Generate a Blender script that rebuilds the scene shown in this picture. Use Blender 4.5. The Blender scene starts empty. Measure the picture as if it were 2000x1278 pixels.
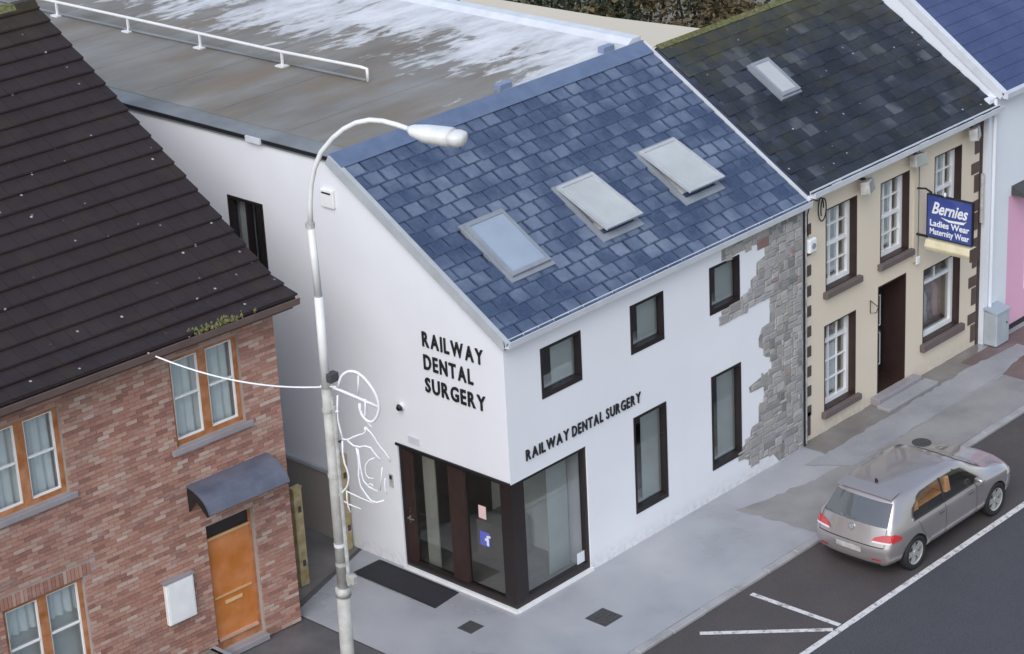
import bpy, bmesh, math, random
from mathutils import Vector, Matrix
from mathutils.geometry import tessellate_polygon
from mathutils.bvhtree import BVHTree
random.seed(7)
R = math.radians
S = bpy.context.scene
COL = S.collection

# ------------------------------------------------------------------ camera
def camera():
    yaw, pitch, roll = R(46.108), R(22.547), R(-3.077)
    d = Vector((math.cos(pitch)*math.sin(yaw), math.cos(pitch)*math.cos(yaw), -math.sin(pitch)))
    r = Vector((math.cos(yaw), -math.sin(yaw), 0)); u = r.cross(d)
    c, s = math.cos(roll), math.sin(roll)
    r2, u2 = c*r + s*u, -s*r + c*u
    cam = bpy.data.cameras.new('camera'); o = bpy.data.objects.new('camera', cam); COL.objects.link(o)
    m = Matrix((r2, u2, -d)).transposed().to_4x4(); m.translation = Vector((-26.867, -26.089, 21.084))
    o.matrix_world = m
    cam.sensor_width = 36; cam.lens = 36*4668.9/2000; cam.clip_start = .5; cam.clip_end = 2000
    S.camera = o
camera()

# ------------------------------------------------------------------ sky and sun
SUN_EL, SUN_AZ = R(42), R(243)          # azimuth clockwise from +Y
w = bpy.data.worlds.new('World'); S.world = w; w.use_nodes = True
nt = w.node_tree; bg = nt.nodes['Background']
sky = nt.nodes.new('ShaderNodeTexSky'); sky.sky_type = 'NISHITA'; sky.sun_disc = False
sky.sun_elevation = SUN_EL; sky.sun_rotation = SUN_AZ; sky.dust_density = 1.2; sky.air_density = 1.3; sky.ozone_density = 2.5
hs = nt.nodes.new('ShaderNodeHueSaturation'); hs.inputs['Saturation'].default_value = .72
nt.links.new(sky.outputs[0], hs.inputs['Color']); nt.links.new(hs.outputs[0], bg.inputs[0])
bg.inputs[1].default_value = .145
sl = bpy.data.lights.new('sun', 'SUN'); sl.energy = 1.5; sl.angle = R(42); sl.color = (1, .96, .94)
so = bpy.data.objects.new('sun', sl); COL.objects.link(so)
sd = Vector((math.cos(SUN_EL)*math.sin(SUN_AZ), math.cos(SUN_EL)*math.cos(SUN_AZ), math.sin(SUN_EL)))
so.rotation_euler = sd.to_track_quat('Z', 'Y').to_euler(); so.location = (0, -20, 30)
S.view_settings.view_transform = 'Standard'; S.view_settings.look = 'None'
S.view_settings.exposure = 0.44; S.view_settings.gamma = 1

# ------------------------------------------------------------------ materials
def lerp(a, b, t): return tuple(a[i]+(b[i]-a[i])*t for i in range(3))
class N:
    def __init__(s, name):
        s.m = bpy.data.materials.new(name); s.m.use_nodes = True
        s.t = s.m.node_tree; s.b = s.t.nodes['Principled BSDF']
    def n(s, k, **kw):
        x = s.t.nodes.new(k)
        for a, v in kw.items(): setattr(x, a, v)
        return x
    def l(s, a, b): s.t.links.new(a, b)
    def pos(s, scale=(1, 1, 1), rot=(0, 0, 0)):
        g = s.n('ShaderNodeNewGeometry'); mp = s.n('ShaderNodeMapping')
        mp.inputs['Scale'].default_value = scale; mp.inputs['Rotation'].default_value = rot
        s.l(g.outputs['Position'], mp.inputs['Vector']); return mp.outputs[0]
    def noise(s, sc, det=4, vec=None, rough=.55, dist=0):
        x = s.n('ShaderNodeTexNoise'); x.inputs['Scale'].default_value = sc; x.inputs['Detail'].default_value = det
        x.inputs['Roughness'].default_value = rough; x.inputs['Distortion'].default_value = dist
        s.l(vec if vec is not None else s.pos(), x.inputs['Vector']); return x.outputs['Fac']
    def ramp(s, fac, stops):
        x = s.n('ShaderNodeValToRGB'); e = x.color_ramp.elements
        while len(e) < len(stops): e.new(.5)
        for i, (p, c) in enumerate(stops):
            e[i].position = p; e[i].color = (*(c if hasattr(c, '__len__') else (c, c, c)), 1)
        s.l(fac, x.inputs[0]); return x.outputs[0]
    def mix(s, fac, a, b, mode='MIX'):
        x = s.n('ShaderNodeMix', data_type='RGBA', blend_type=mode)
        for v, i in ((fac, 0), (a, 6), (b, 7)):
            if hasattr(v, 'is_linked') or hasattr(v, 'links'): s.l(v, x.inputs[i])
            else: x.inputs[i].default_value = v if i == 0 else (*v, 1)
        return x.outputs[2]
    def math(s, op, a, b=0):
        x = s.n('ShaderNodeMath', operation=op)
        for v, i in ((a, 0), (b, 1)):
            if hasattr(v, 'links'): s.l(v, x.inputs[i])
            else: x.inputs[i].default_value = v
        return x.outputs[0]
    def bump(s, h, st=.3, d=.01):
        x = s.n('ShaderNodeBump'); x.inputs['Strength'].default_value = st; x.inputs['Distance'].default_value = d
        s.l(h, x.inputs['Height']); s.l(x.outputs[0], s.b.inputs['Normal'])
    def rough(s, v):
        if hasattr(v, 'links'): s.l(v, s.b.inputs['Roughness'])
        else: s.b.inputs['Roughness'].default_value = v
    def col(s, v):
        if hasattr(v, 'links'): s.l(v, s.b.inputs['Base Color'])
        else: s.b.inputs['Base Color'].default_value = (*v, 1)

def plain(name, c, rough=.5, var=.12, sc=3, bump=0, bsc=60, metal=0, coat=0, spec=None):
    n = N(name); f = n.noise(sc, 5)
    n.col(n.ramp(f, [(.3, lerp(c, (0, 0, 0), var)), (.7, lerp(c, (1, 1, 1), var*.35*min(1, max(c)*2.5)))]))
    n.rough(n.ramp(n.noise(sc*2.3, 3), [(.3, max(0, rough-.08)), (.7, min(1, rough+.08))]))
    n.b.inputs['Metallic'].default_value = metal
    if coat: n.b.inputs['Coat Weight'].default_value = coat; n.b.inputs['Coat Roughness'].default_value = .08
    if spec is not None: n.b.inputs['Specular IOR Level'].default_value = spec
    if bump: n.bump(n.noise(bsc, 4), bump, .01)
    return n.m

M = {}
def mk_white_render(name, c):
    n = N(name)
    big = n.noise(.55, 5); fine = n.noise(9, 6)
    v = n.pos((3.0, 3.0, .35)); streak = n.noise(1.3, 4, v)
    a = n.ramp(big, [(.3, lerp(c, (.3, .3, .32), .10)), (.7, c)])
    a = n.mix(n.ramp(streak, [(.55, 0), (.85, .07)]), a, lerp(c, (.2, .2, .2), .35))
    g = n.n('ShaderNodeNewGeometry'); sp = n.n('ShaderNodeSeparateXYZ'); n.l(g.outputs['Position'], sp.inputs[0])
    dirt = n.math('MULTIPLY', n.ramp(sp.outputs[2], [(0.0, 1), (.35, 0)]), n.ramp(fine, [(.35, 0), (.7, .45)]))
    n.col(n.mix(dirt, a, (.30, .29, .27))); n.rough(.85); n.bump(n.noise(120, 5), .18, .006)
    return n.m
M['render'] = mk_white_render('white_render', (.76, .765, .80))
M['render2'] = mk_white_render('pale_render', (.72, .75, .80))
M['cream'] = mk_white_render('cream_render', (.67, .58, .46))
M['pink'] = mk_white_render('pink_render', (.72, .40, .55))
M['blockwork'] = mk_white_render('grey_blockwork', (.30, .265, .235))
M['beige'] = mk_white_render('beige_stone_wall', (.55, .50, .40))

def mk_slate(name, lo, hi, moss=0, lichen=0, rnd='OBJ', ridge=None, top=.08, damp=False):
    n = N(name)
    if rnd == 'OBJ': r = n.n('ShaderNodeObjectInfo').outputs['Random']
    else: r = n.n('ShaderNodeNewGeometry').outputs['Random Per Island']
    patch = n.noise(.9, 4)
    f = n.math('ADD', n.math('MULTIPLY', r, .5), n.math('MULTIPLY', n.ramp(patch, [(.38, 0), (.62, 1)]), .5))
    c = n.ramp(f, [(.18, lo), (.42, lerp(lo, hi, .35)), (.75, hi), (1, lerp(hi, (1, 1, 1), top))])
    fine = n.noise(14, 6)
    if damp:
        tc = n.n('ShaderNodeTexCoord'); sp0 = n.n('ShaderNodeSeparateXYZ'); n.l(tc.outputs['Generated'], sp0.inputs[0])
        gx, gy = sp0.outputs[0], sp0.outputs[1]
        ex = n.math('MINIMUM', gx, n.math('SUBTRACT', 1.0, gx)); ey = n.math('MINIMUM', gy, n.math('SUBTRACT', .82, gy))
        e = n.math('ADD', n.math('MINIMUM', ex, ey), n.math('MULTIPLY', n.math('SUBTRACT', n.noise(11, 4), .5), .22))
        c = n.mix(n.ramp(e, [(.03, 1), (.11, 0)]), c, lerp(lo, hi, .12))
    c = n.mix(.22, c, n.ramp(fine, [(.3, lo), (.75, hi)]))
    if moss:
        m = n.ramp(n.noise(1.7, 6, rough=.7), [(.5, 0), (.66, 1)])
        if ridge:
            g = n.n('ShaderNodeNewGeometry'); sp = n.n('ShaderNodeSeparateXYZ'); n.l(g.outputs['Position'], sp.inputs[0])
            mr = n.n('ShaderNodeMapRange'); mr.inputs[1].default_value = ridge[0]; mr.inputs[2].default_value = ridge[1]
            n.l(sp.outputs[2], mr.inputs[0]); k = mr.outputs[0]
            m = n.math('ADD', n.math('MULTIPLY', m, .35), n.math('MULTIPLY', k, n.ramp(n.noise(3, 5), [(.3, .2), (.6, 1)])))
        n.l  # moss growth has its own patchy outline
        c = n.mix(n.math('MULTIPLY', m, moss), c, (.075, .07, .022))
    if lichen:
        vo = n.n('ShaderNodeTexVoronoi'); vo.inputs['Scale'].default_value = 3.4; n.l(n.pos(), vo.inputs['Vector'])
        spot = n.ramp(vo.outputs['Distance'], [(.055, 1), (.10, 0)])
        on = n.ramp(n.noise(2.4, 2), [(.46, 0), (.53, 1)])
        c = n.mix(n.math('MULTIPLY', n.math('MULTIPLY', spot, on), lichen), c, (.42, .42, .40))
    n.col(c); n.rough(n.ramp(n.noise(5, 4), [(.3, .32), (.7, .62)])); n.bump(fine, .35, .008)
    return n.m
M['slate'] = mk_slate('blue_slate', (.030, .050, .104), (.135, .170, .242), damp=True)
M['slate_j'] = mk_slate('blue_slate_joined', (.034, .052, .112), (.185, .22, .30), rnd='ISL')
M['slate_old'] = mk_slate('old_slate', (.015, .018, .024), (.036, .042, .058), moss=.7, lichen=.9, ridge=(7.0, 7.85))
M['slate_r'] = mk_slate('royal_slate', (.045, .062, .14), (.07, .09, .19), rnd='ISL')
for k_, v_ in (('slate_old', .2), ('slate', .35), ('slate_r', .3)): M[k_].node_tree.nodes['Principled BSDF'].inputs['Specular IOR Level'].default_value = v_
M['deck'] = plain('roof_felt', (.03, .04, .07), .8)
M['tile'] = mk_slate('brown_concrete_tile', (.031, .023, .024), (.037, .028, .030), moss=.35, lichen=1.0, rnd='ISL', ridge=(9.6, 10.6), top=0)
M['tile'].node_tree.nodes['Principled BSDF'].inputs['Specular IOR Level'].default_value = .12
M['lead'] = plain('lead_flashing', (.17, .22, .34), .45, bump=.1, bsc=8)
M['blueflash'] = plain('blue_ridge_flashing', (.11, .155, .255), .4, bump=.1, bsc=6)
M['gutter'] = plain('pale_gutter', (.62, .64, .68), .4)
M['greytrim'] = plain('grey_verge_trim', (.42, .44, .46), .5)
M['mortar'] = plain('mortar', (.29, .28, .265), .95, var=.4, sc=5, bump=.8, bsc=30)
M['frame'] = plain('dark_brown_frame', (.018, .012, .012), .35)
M['black'] = plain('black_paint', (.014, .014, .016), .4)
M['letter'] = plain('black_letters', (.012, .012, .014), .45)
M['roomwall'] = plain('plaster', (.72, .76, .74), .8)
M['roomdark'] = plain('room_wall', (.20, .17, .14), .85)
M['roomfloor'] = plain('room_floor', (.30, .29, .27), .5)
M['blind_lit_reveal'] = plain('pale_blind_and_reveal', (.58, .61, .60), .8)
M['curtain'] = plain('curtain', (.86, .90, .92), .9, var=.08, sc=6)
M['whitepvc'] = plain('white_paint', (.80, .80, .80), .4)
M['timber'] = plain('orange_timber', (.42, .14, .025), .45, var=.3, sc=5)
M['doororange'] = plain('orange_door', (.54, .165, .016), .42, var=.2, sc=2.5)
M['yellowwood'] = plain('yellow_timber', (.42, .31, .12), .7, var=.35, sc=6, bump=.3)
M['brown'] = plain('brown_paint', (.085, .055, .045), .5)
M['darkbrown'] = plain('dark_brown_paint', (.035, .018, .015), .45)
M['sill'] = plain('brown_stone_sill', (.13, .10, .095), .7, bump=.3)
M['consill'] = plain('concrete_sill', (.27, .25, .265), .8, bump=.3)
M['metal'] = plain('painted_metal', (.74, .74, .73), .35)
M['galv'] = plain('galvanised_steel', (.46, .45, .43), .55, var=.35, sc=7, bump=.2)
M['oldpole'] = plain('weathered_pole', (.44, .43, .40), .7, var=.25, sc=5, bump=.5, bsc=30)
M['rope'] = plain('white_rope_light', (.80, .80, .82), .45)
M['chrome'] = plain('steel', (.6, .6, .6), .25, metal=1)
M['rubber'] = plain('rubber', (.014, .014, .015), .75)
M['mat'] = plain('dark_mat', (.02, .02, .026), .95, var=.3, sc=30, bump=.6, bsc=90)
M['iron'] = plain('cast_iron_cover', (.06, .058, .06), .7, var=.3, sc=20, bump=.7, bsc=60)
M['canopy'] = plain('grey_canopy', (.10, .11, .155), .38, var=.25, sc=2.5)
M['signblue'] = plain('sign_blue', (.035, .06, .26), .35)
M['signwhite'] = plain('sign_white', (.78, .80, .85), .5)
M['lightcream'] = plain('cream_diffuser', (.72, .64, .44), .5, var=.2)
M['pinkpaper'] = plain('pink_notice', (.75, .52, .50), .7)
M['bluepaper'] = plain('blue_notice', (.10, .12, .52), .5)
M['skyglass'] = plain('rooflight_glass', (.30, .36, .44), .2, var=.1, sc=1.2)
M['skyglass2'] = plain('rooflight_pane_blind', (.46, .48, .475), .2, var=.12, sc=1.4)
M['skyframe'] = plain('rooflight_frame', (.24, .265, .30), .4)
M['cloth'] = plain('display_cloth', (.35, .32, .33), .9, var=.6, sc=4)
M['floodglass'] = plain('floodlight_glass', (.30, .32, .30), .15)

def mk_glass(name, tint, refl=1.0):
    n = N(name); t = n.t; t.nodes.remove(n.b)
    tr = n.n('ShaderNodeBsdfTransparent'); tr.inputs[0].default_value = (*tint, 1)
    gl = n.n('ShaderNodeBsdfGlossy'); gl.inputs['Roughness'].default_value = .02
    lw = n.n('ShaderNodeLayerWeight'); lw.inputs[0].default_value = .5
    f = n.math('MULTIPLY', n.math('ADD', n.math('MULTIPLY', n.math('POWER', lw.outputs['Facing'], 3.0), .75), .045), refl)
    mx = n.n('ShaderNodeMixShader'); n.l(f, mx.inputs[0]); n.l(tr.outputs[0], mx.inputs[1]); n.l(gl.outputs[0], mx.inputs[2])
    bm = n.n('ShaderNodeBump'); bm.inputs['Strength'].default_value = .04; bm.inputs['Distance'].default_value = .02
    n.l(n.noise(1.6, 2), bm.inputs['Height']); n.l(bm.outputs[0], gl.inputs['Normal'])
    n.l(mx.outputs[0], t.nodes['Material Output'].inputs[0]); return n.m
M['glass'] = mk_glass('window_glass', (.90, .92, .92), 1.7)
M['darkglass'] = mk_glass('tinted_glass', (.80, .80, .78), 1.4)

def mk_brick(name, rnd):
    n = N(name)
    r = n.n('ShaderNodeObjectInfo').outputs['Random'] if rnd == 'OBJ' else n.n('ShaderNodeNewGeometry').outputs['Random Per Island']
    c = n.ramp(r, [(0, (.24, .11, .085)), (.3, (.35, .17, .125)), (.62, (.41, .22, .165)), (.88, (.43, .28, .22)), (1, (.50, .38, .32))])
    v = n.pos((1, 1, 3.2)); lime = n.ramp(n.noise(1.6, 6, v, .7), [(.52, 0), (.72, .55)])
    c = n.mix(lime, c, (.47, .40, .37))
    c = n.mix(n.ramp(n.noise(.7, 3), [(.4, 0), (.7, .35)]), c, (.24, .15, .12))
    n.col(c); n.rough(.85); n.bump(n.noise(70, 5), .4, .006); return n.m
M['brick'] = mk_brick('brick_single', 'OBJ'); M['brick_j'] = mk_brick('brick_joined', 'ISL')
M['brickmortar'] = plain('brick_mortar', (.34, .29, .27), .95, bump=.5)

def mk_stone():
    n = N('rubble_stone'); r = n.n('ShaderNodeObjectInfo').outputs['Random']
    c = n.ramp(r, [(0, (.15, .145, .14)), (.2, (.29, .28, .265)), (.45, (.37, .35, .325)), (.7, (.31, .295, .31)), (.9, (.44, .42, .40)), (.965, (.40, .375, .36)), (1, (.24, .13, .11))])
    c = n.mix(n.ramp(n.noise(9, 6, rough=.7), [(.40, 0), (.75, .5)]), c, (.20, .19, .185))
    c = n.mix(n.ramp(n.noise(3, 5, rough=.7), [(.55, 0), (.75, .4)]), c, (.50, .49, .47))
    n.col(c); n.rough(.9); n.bump(n.noise(26, 6), .6, .012); return n.m
M['stone'] = mk_stone()

def mk_flat():
    n = N('flat_roof_membrane')
    v = n.pos((.34, 1.15, 1), (0, 0, R(-8)))
    g = n.n('ShaderNodeNewGeometry'); sp = n.n('ShaderNodeSeparateXYZ'); n.l(g.outputs['Position'], sp.inputs[0])
    base = n.ramp(n.noise(.9, 5, v), [(.3, (.14, .12, .095)), (.5, (.19, .17, .145)), (.72, (.25, .235, .21))])
    base = n.mix(n.ramp(n.noise(.35, 3), [(.42, 0), (.68, .5)]), base, (.215, .21, .20))
    # sky reflections painted white: streaks that thicken to a sheet along the far side
    mr = n.n('ShaderNodeMapRange'); mr.inputs[1].default_value = 2.4; mr.inputs[2].default_value = 8.0
    mr.inputs[3].default_value = -.17; mr.inputs[4].default_value = .13; n.l(sp.outputs[0], mr.inputs[0])
    v2 = n.pos((.62, 1.6, 1), (0, 0, R(-10)))
    s = n.math('ADD', n.math('ADD', n.math('MULTIPLY', n.noise(1.1, 7, v, .68, .6), .62), n.math('MULTIPLY', n.noise(2.1, 5, v2, .6, .4), .38)), mr.outputs[0])
    k = n.ramp(s, [(.475, 0), (.525, .75), (.62, 1)])
    w2 = n.ramp(n.noise(1.3, 6, v2, .65), [(.3, (.46, .46, .47)), (.6, (.68, .68, .69))])
    br_ = n.ramp(n.noise(.55, 4, v2), [(.5, 0), (.66, .7)])
    base = n.mix(br_, base, (.19, .145, .10))
    n.col(n.mix(k, base, w2))
    n.rough(n.ramp(n.noise(1.2, 4, v), [(.35, .45), (.65, .8)])); n.bump(n.noise(6, 5, v), .25, .01); return n.m
M['flat'] = mk_flat()
M['flatedge'] = plain('flat_roof_edge_strip', (.185, .195, .20), .5, var=.35, sc=.8)

def mk_ground(name, c, rough=.75, wet=.0, big=.5, agg=90, c2=None, dk=.32):
    n = N(name); b = n.noise(big, 6, rough=.6); f = n.noise(agg, 4)
    a = n.ramp(b, [(.28, lerp(c, (0, 0, 0), dk)), (.5, c), (.74, c2 or lerp(c, (1, 1, 1), .10))])
    a = n.mix(.25, a, n.ramp(f, [(.3, lerp(c, (0, 0, 0), .5)), (.7, lerp(c, (1, 1, 1), .15))]))
    n.col(a); wn = n.noise(.45, 4)
    n.rough(n.ramp(wn, [(.35, max(.12, rough-wet)), (.65, rough)])); n.bump(f, .35, .006); return n.m
M['asphalt'] = mk_ground('asphalt', (.046, .045, .054), .85, .05, .8, 40, (.053, .052, .061), dk=.14)
M['parking'] = mk_ground('parking_asphalt', (.056, .046, .045), .7, .2, .6, 55, (.075, .062, .058), dk=.22)
M['concrete'] = mk_ground('pavement_concrete', (.335, .345, .37), .58, .42, .45, 60, (.44, .44, .45))
M['concrete_b'] = mk_ground('pavement_strip', (.30, .305, .32), .65, .35, .8, 60)
M['tarpath'] = mk_ground('brown_path', (.26, .255, .25), .65, .35, .8, 70)
M['tarpath2'] = mk_ground('dark_path', (.18, .165, .155), .6, .35, 1.2, 70)
M['redpath'] = mk_ground('red_path', (.15, .10, .095), .7, .2, 1.2, 70)
M['yard'] = mk_ground('wet_tarmac', (.075, .073, .078), .6, .38, .7, 80, (.15, .15, .155))
M['kerb'] = mk_ground('kerb_granite', (.33, .325, .33), .8, .1, 1.5, 60)
M['soil'] = mk_ground('ground', (.14, .13, .09), .95, 0, .4, 20)
def mk_paint():
    n = N('road_paint'); k = n.ramp(n.noise(9, 6, rough=.75), [(.36, 0), (.50, 1)])
    n.col(n.mix(k, (.20, .195, .20), (.62, .61, .60))); n.rough(.7); return n.m
M['paint'] = mk_paint()
def mk_leaf(name, a, b):
    n = N(name); r = n.n('ShaderNodeNewGeometry').outputs['Random Per Island']
    n.col(n.ramp(r, [(0, a), (.75, b), (1, (.16, .11, .05))])); n.rough(.7); return n.m
M['leaf_d'] = mk_leaf('dark_leaves', (.018, .03, .014), (.05, .075, .03))
M['leaf_b'] = mk_leaf('brown_leaves', (.06, .045, .025), (.14, .11, .05))
M['bark'] = plain('bark', (.08, .06, .045), .9, bump=.6, bsc=20)
M['moss'] = plain('moss', (.12, .12, .025), .95, var=.5, sc=14, bump=.8, bsc=40)

# ------------------------------------------------------------------ mesh helpers
def obj(name, me, parent=None, loc=None):
    o = bpy.data.objects.new(name, me); COL.objects.link(o)
    if parent: o.parent = parent
    if loc is not None: o.location = loc
    return o
def tag(o, label, cat, group=None, kind=None):
    if label: o['label'] = label
    if cat: o['category'] = cat
    if group: o['group'] = group
    if kind: o['kind'] = kind
    return o
def empty(name, loc, rz=0):
    o = bpy.data.objects.new(name, None); COL.objects.link(o); o.location = loc; o.rotation_euler[2] = rz
    o.empty_display_size = .3; return o
ident = lambda a, b, c: (a, b, c)
gmap = lambda a, b, c: (b, a, c)          # swaps x and y: builds on the gable plane
class MB:
    def __init__(s, fn=ident): s.v = []; s.f = []; s.fn = fn
    def add(s, vs, fs):
        k = len(s.v); s.v += [s.fn(*p) for p in vs]; s.f += [tuple(i+k for i in f) for f in fs]; return s
    def box(s, x0, x1, y0, y1, z0, z1):
        return s.add([(x0,y0,z0),(x1,y0,z0),(x1,y1,z0),(x0,y1,z0),(x0,y0,z1),(x1,y0,z1),(x1,y1,z1),(x0,y1,z1)],
                     [(0,3,2,1),(4,5,6,7),(0,1,5,4),(1,2,6,5),(2,3,7,6),(3,0,4,7)])
    def prism(s, pts, d0, d1, ax='x'):
        n = len(pts)
        mk = {'x': lambda d, a, b: (d, a, b), 'y': lambda d, a, b: (a, d, b), 'z': lambda d, a, b: (a, b, d)}[ax]
        vs = [mk(d0, *p) for p in pts] + [mk(d1, *p) for p in pts]
        fs = [tuple(range(n))[::-1], tuple(range(n, 2*n))] + [(i, (i+1) % n, n+(i+1) % n, n+i) for i in range(n)]
        return s.add(vs, fs)
    def tube(s, path, r, n=8, cap=True):
        P = [Vector(p) for p in path]; rr = r if hasattr(r, '__len__') else [r]*len(P); rings = []
        up = None
        for i, p in enumerate(P):
            t = (P[min(i+1, len(P)-1)] - P[max(i-1, 0)]).normalized()
            if up is None: up = Vector((0, 0, 1)) if abs(t.z) < .9 else Vector((1, 0, 0))
            a = t.cross(up).normalized(); b = a.cross(t).normalized(); up = b
            rings.append([p + (a*math.cos(q) + b*math.sin(q))*rr[i] for q in [2*math.pi*j/n for j in range(n)]])
        vs = [tuple(v) for g in rings for v in g]; fs = []
        for i in range(len(P)-1):
            for j in range(n): fs.append((i*n+j, i*n+(j+1) % n, (i+1)*n+(j+1) % n, (i+1)*n+j))
        if cap: fs += [tuple(range(n))[::-1], tuple(range((len(P)-1)*n, len(P)*n))]
        return s.add(vs, fs)
    def wall(s, outer, holes, y0, y1):
        """outline in (x,z) with holes, thickness y0..y1, reveals closed"""
        polys = [[Vector((a, b, 0)) for a, b in p] for p in [outer]+holes]
        tri = tessellate_polygon(polys); flat = [p for q in [outer]+holes for p in q]; n = len(flat)
        vs = [(a, y0, b) for a, b in flat] + [(a, y1, b) for a, b in flat]
        fs = [tuple(t) for t in tri] + [tuple(i+n for i in t)[::-1] for t in tri]
        k = 0
        for q in [outer]+holes:
            m = len(q)
            for i in range(m): fs.append((k+i, k+(i+1) % m, n+k+(i+1) % m, n+k+i))
            k += m
        return s.add(vs, fs)
    def mesh(s, name, mat, smooth=False, bevel=0):
        me = bpy.data.meshes.new(name); bm = bmesh.new()
        for p in s.v: bm.verts.new(p)
        bm.verts.ensure_lookup_table()
        for f in s.f:
            try: bm.faces.new([bm.verts[i] for i in f])
            except ValueError: pass
        if bevel: bmesh.ops.bevel(bm, geom=list(bm.edges), offset=bevel, segments=1, affect='EDGES', profile=.5, clamp_overlap=True)
        bmesh.ops.recalc_face_normals(bm, faces=list(bm.faces))
        bm.to_mesh(me); bm.free()
        me.materials.append(M[mat] if isinstance(mat, str) else mat)
        if smooth: me.polygons.foreach_set('use_smooth', [True]*len(me.polygons))
        return me
    def build(s, name, mat, parent=None, smooth=False, bevel=0, loc=None):
        return obj(name, s.mesh(name, mat, smooth, bevel), parent, loc)
def rect(x0, x1, z0, z1): return [(x0, z0), (x1, z0), (x1, z1), (x0, z1)]
def sheet(name, pts, z, mat, parent=None, kind=None):
    mb = MB(); mb.add([(x, y, z) for x, y in pts], [tuple(range(len(pts)))]); o = mb.build(name, mat, parent)
    if o.data.polygons[0].normal.z < 0: o.data.flip_normals()
    if kind: o['kind'] = kind
    return o
def inside(p, poly):
    x, y = p; c = False; n = len(poly)
    for i in range(n):
        (x1, y1), (x2, y2) = poly[i], poly[i-1]
        if (y1 > y) != (y2 > y) and x < (x2-x1)*(y-y1)/(y2-y1)+x1: c = not c
    return c
def text_mesh(s, size, extrude, bold, shear=0):
    cu = bpy.data.curves.new('glyph', 'FONT'); cu.body = s; cu.size = size; cu.extrude = extrude; cu.offset = bold; cu.shear = shear
    cu.resolution_u = 3
    o = bpy.data.objects.new('glyph', cu); COL.objects.link(o)
    dg = bpy.context.evaluated_depsgraph_get(); dg.update()
    me = bpy.data.meshes.new_from_object(o.evaluated_get(dg)); bpy.data.objects.remove(o); bpy.data.curves.remove(cu)
    return me
def bounds(me):
    xs = [v.co.x for v in me.vertices]; ys = [v.co.y for v in me.vertices]; return min(xs), max(xs), min(ys), max(ys)

WORLD = set()
_obj = obj
def obj(name, me, parent=None, loc=None):
    o = _obj(name, me, parent, loc)
    if parent is not None and parent.name in WORLD:
        o.matrix_parent_inverse = Matrix.Translation(-Vector(parent.location))
    return o
def root(name, loc, label, cat, group=None):
    e = empty(name, loc); WORLD.add(e.name); return tag(e, label, cat, group)

# ================================================================== THE SETTING
g = sheet('ground', [(-300, -300), (300, -300), (300, 300), (-300, 300)], -.12, 'soil', kind='structure')
road = sheet('road', [(-120, -16), (120, -16), (120, -2.55), (-120, -2.55)], -.054, 'asphalt', kind='structure')
sheet('parking_lane', [(-3.5, -4.80), (60, -4.80), (60, -2.56), (-3.5, -2.56)], -.050, 'parking', road)
def strip(a, b, w):
    a, b = Vector(a), Vector(b); t = (b-a).normalized(); n = Vector((-t.y, t.x))*w/2
    return [tuple(a-n), tuple(b-n), tuple(b+n), tuple(a+n)]
sheet('road_marking', strip((-4, -4.80), (30, -4.76), .13), -.046, 'paint', road)
sheet('road_marking', strip((3.22, -4.70), (3.17, -2.80), .11), -.0455, 'paint', road)
sheet('road_marking', strip((3.02, -4.70), (1.50, -2.95), .11), -.045, 'paint', road)
pave = MB().box(-2.45, 60, -2.44, .6, -.3, 0).build('pavement', 'concrete'); pave['kind'] = 'structure'
sheet('pavement_apron', [(-2.45, .6), (.3, .6), (.3, 4.1), (-2.45, 3.2)], 0.0, 'concrete', pave)
def rag(pts, j=.035):
    out = []
    for i, p in enumerate(pts):
        q = pts[(i+1) % len(pts)]; n_ = max(1, int(math.hypot(q[0]-p[0], q[1]-p[1])/.16))
        for k in range(n_): out.append((p[0]+(q[0]-p[0])*k/n_+random.uniform(-j, j)*(k > 0), min(max(p[1]+(q[1]-p[1])*k/n_+random.uniform(-j, j)*(k > 0), -2.43), .1)))
    return out
sheet('pavement_patch', rag([(5.55, -.60), (6.4, -.85), (7.7, -1.05), (8.45, -1.05), (8.45, -2.43), (5.75, -2.43)], .05), .004, 'tarpath', pave)
sheet('pavement_patch', [(8.45, -2.43), (14.0, -2.43), (14.0, -1.28), (8.45, -1.28)], .004, 'tarpath', pave)
sheet('pavement_patch', [(14.0, -2.43), (60, -2.43), (60, -.2), (14.0, -.2)], .0045, 'redpath', pave)
sheet('pavement_patch', rag([(8.62, .1), (8.55, -.56), (14.0, -.56), (15.2, .1)]), .0042, 'tarpath2', pave)
sheet('pavement_strip', rag([(7.9, -.5), (8.55, -.552), (14.0, -.50), (15.6, -.62), (15.6, -1.0), (14.0, -1.25), (8.45, -1.278)]), .008, 'concrete_b', pave)
kme = MB().box(0, .905, -2.60, -2.445, -.3, .012).mesh('kerb_stone', 'kerb', bevel=.015)
for i in range(34):
    o = obj('kerb_stone', kme, pave, (-2.45+i*.915, random.uniform(-.006, .006), random.uniform(-.004, .004)))
yard = sheet('yard', [(-40, -2.5), (-2.45, -2.5), (-2.45, 3.2), (.3, 4.1), (.3, 30), (-40, 30)], -.012, 'yard', kind='structure')
sheet('alley_floor', [(-2.5, 3.35), (.2, 4.15), (.2, 22), (-2.5, 22)], -.006, 'tarpath2', yard)
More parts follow.
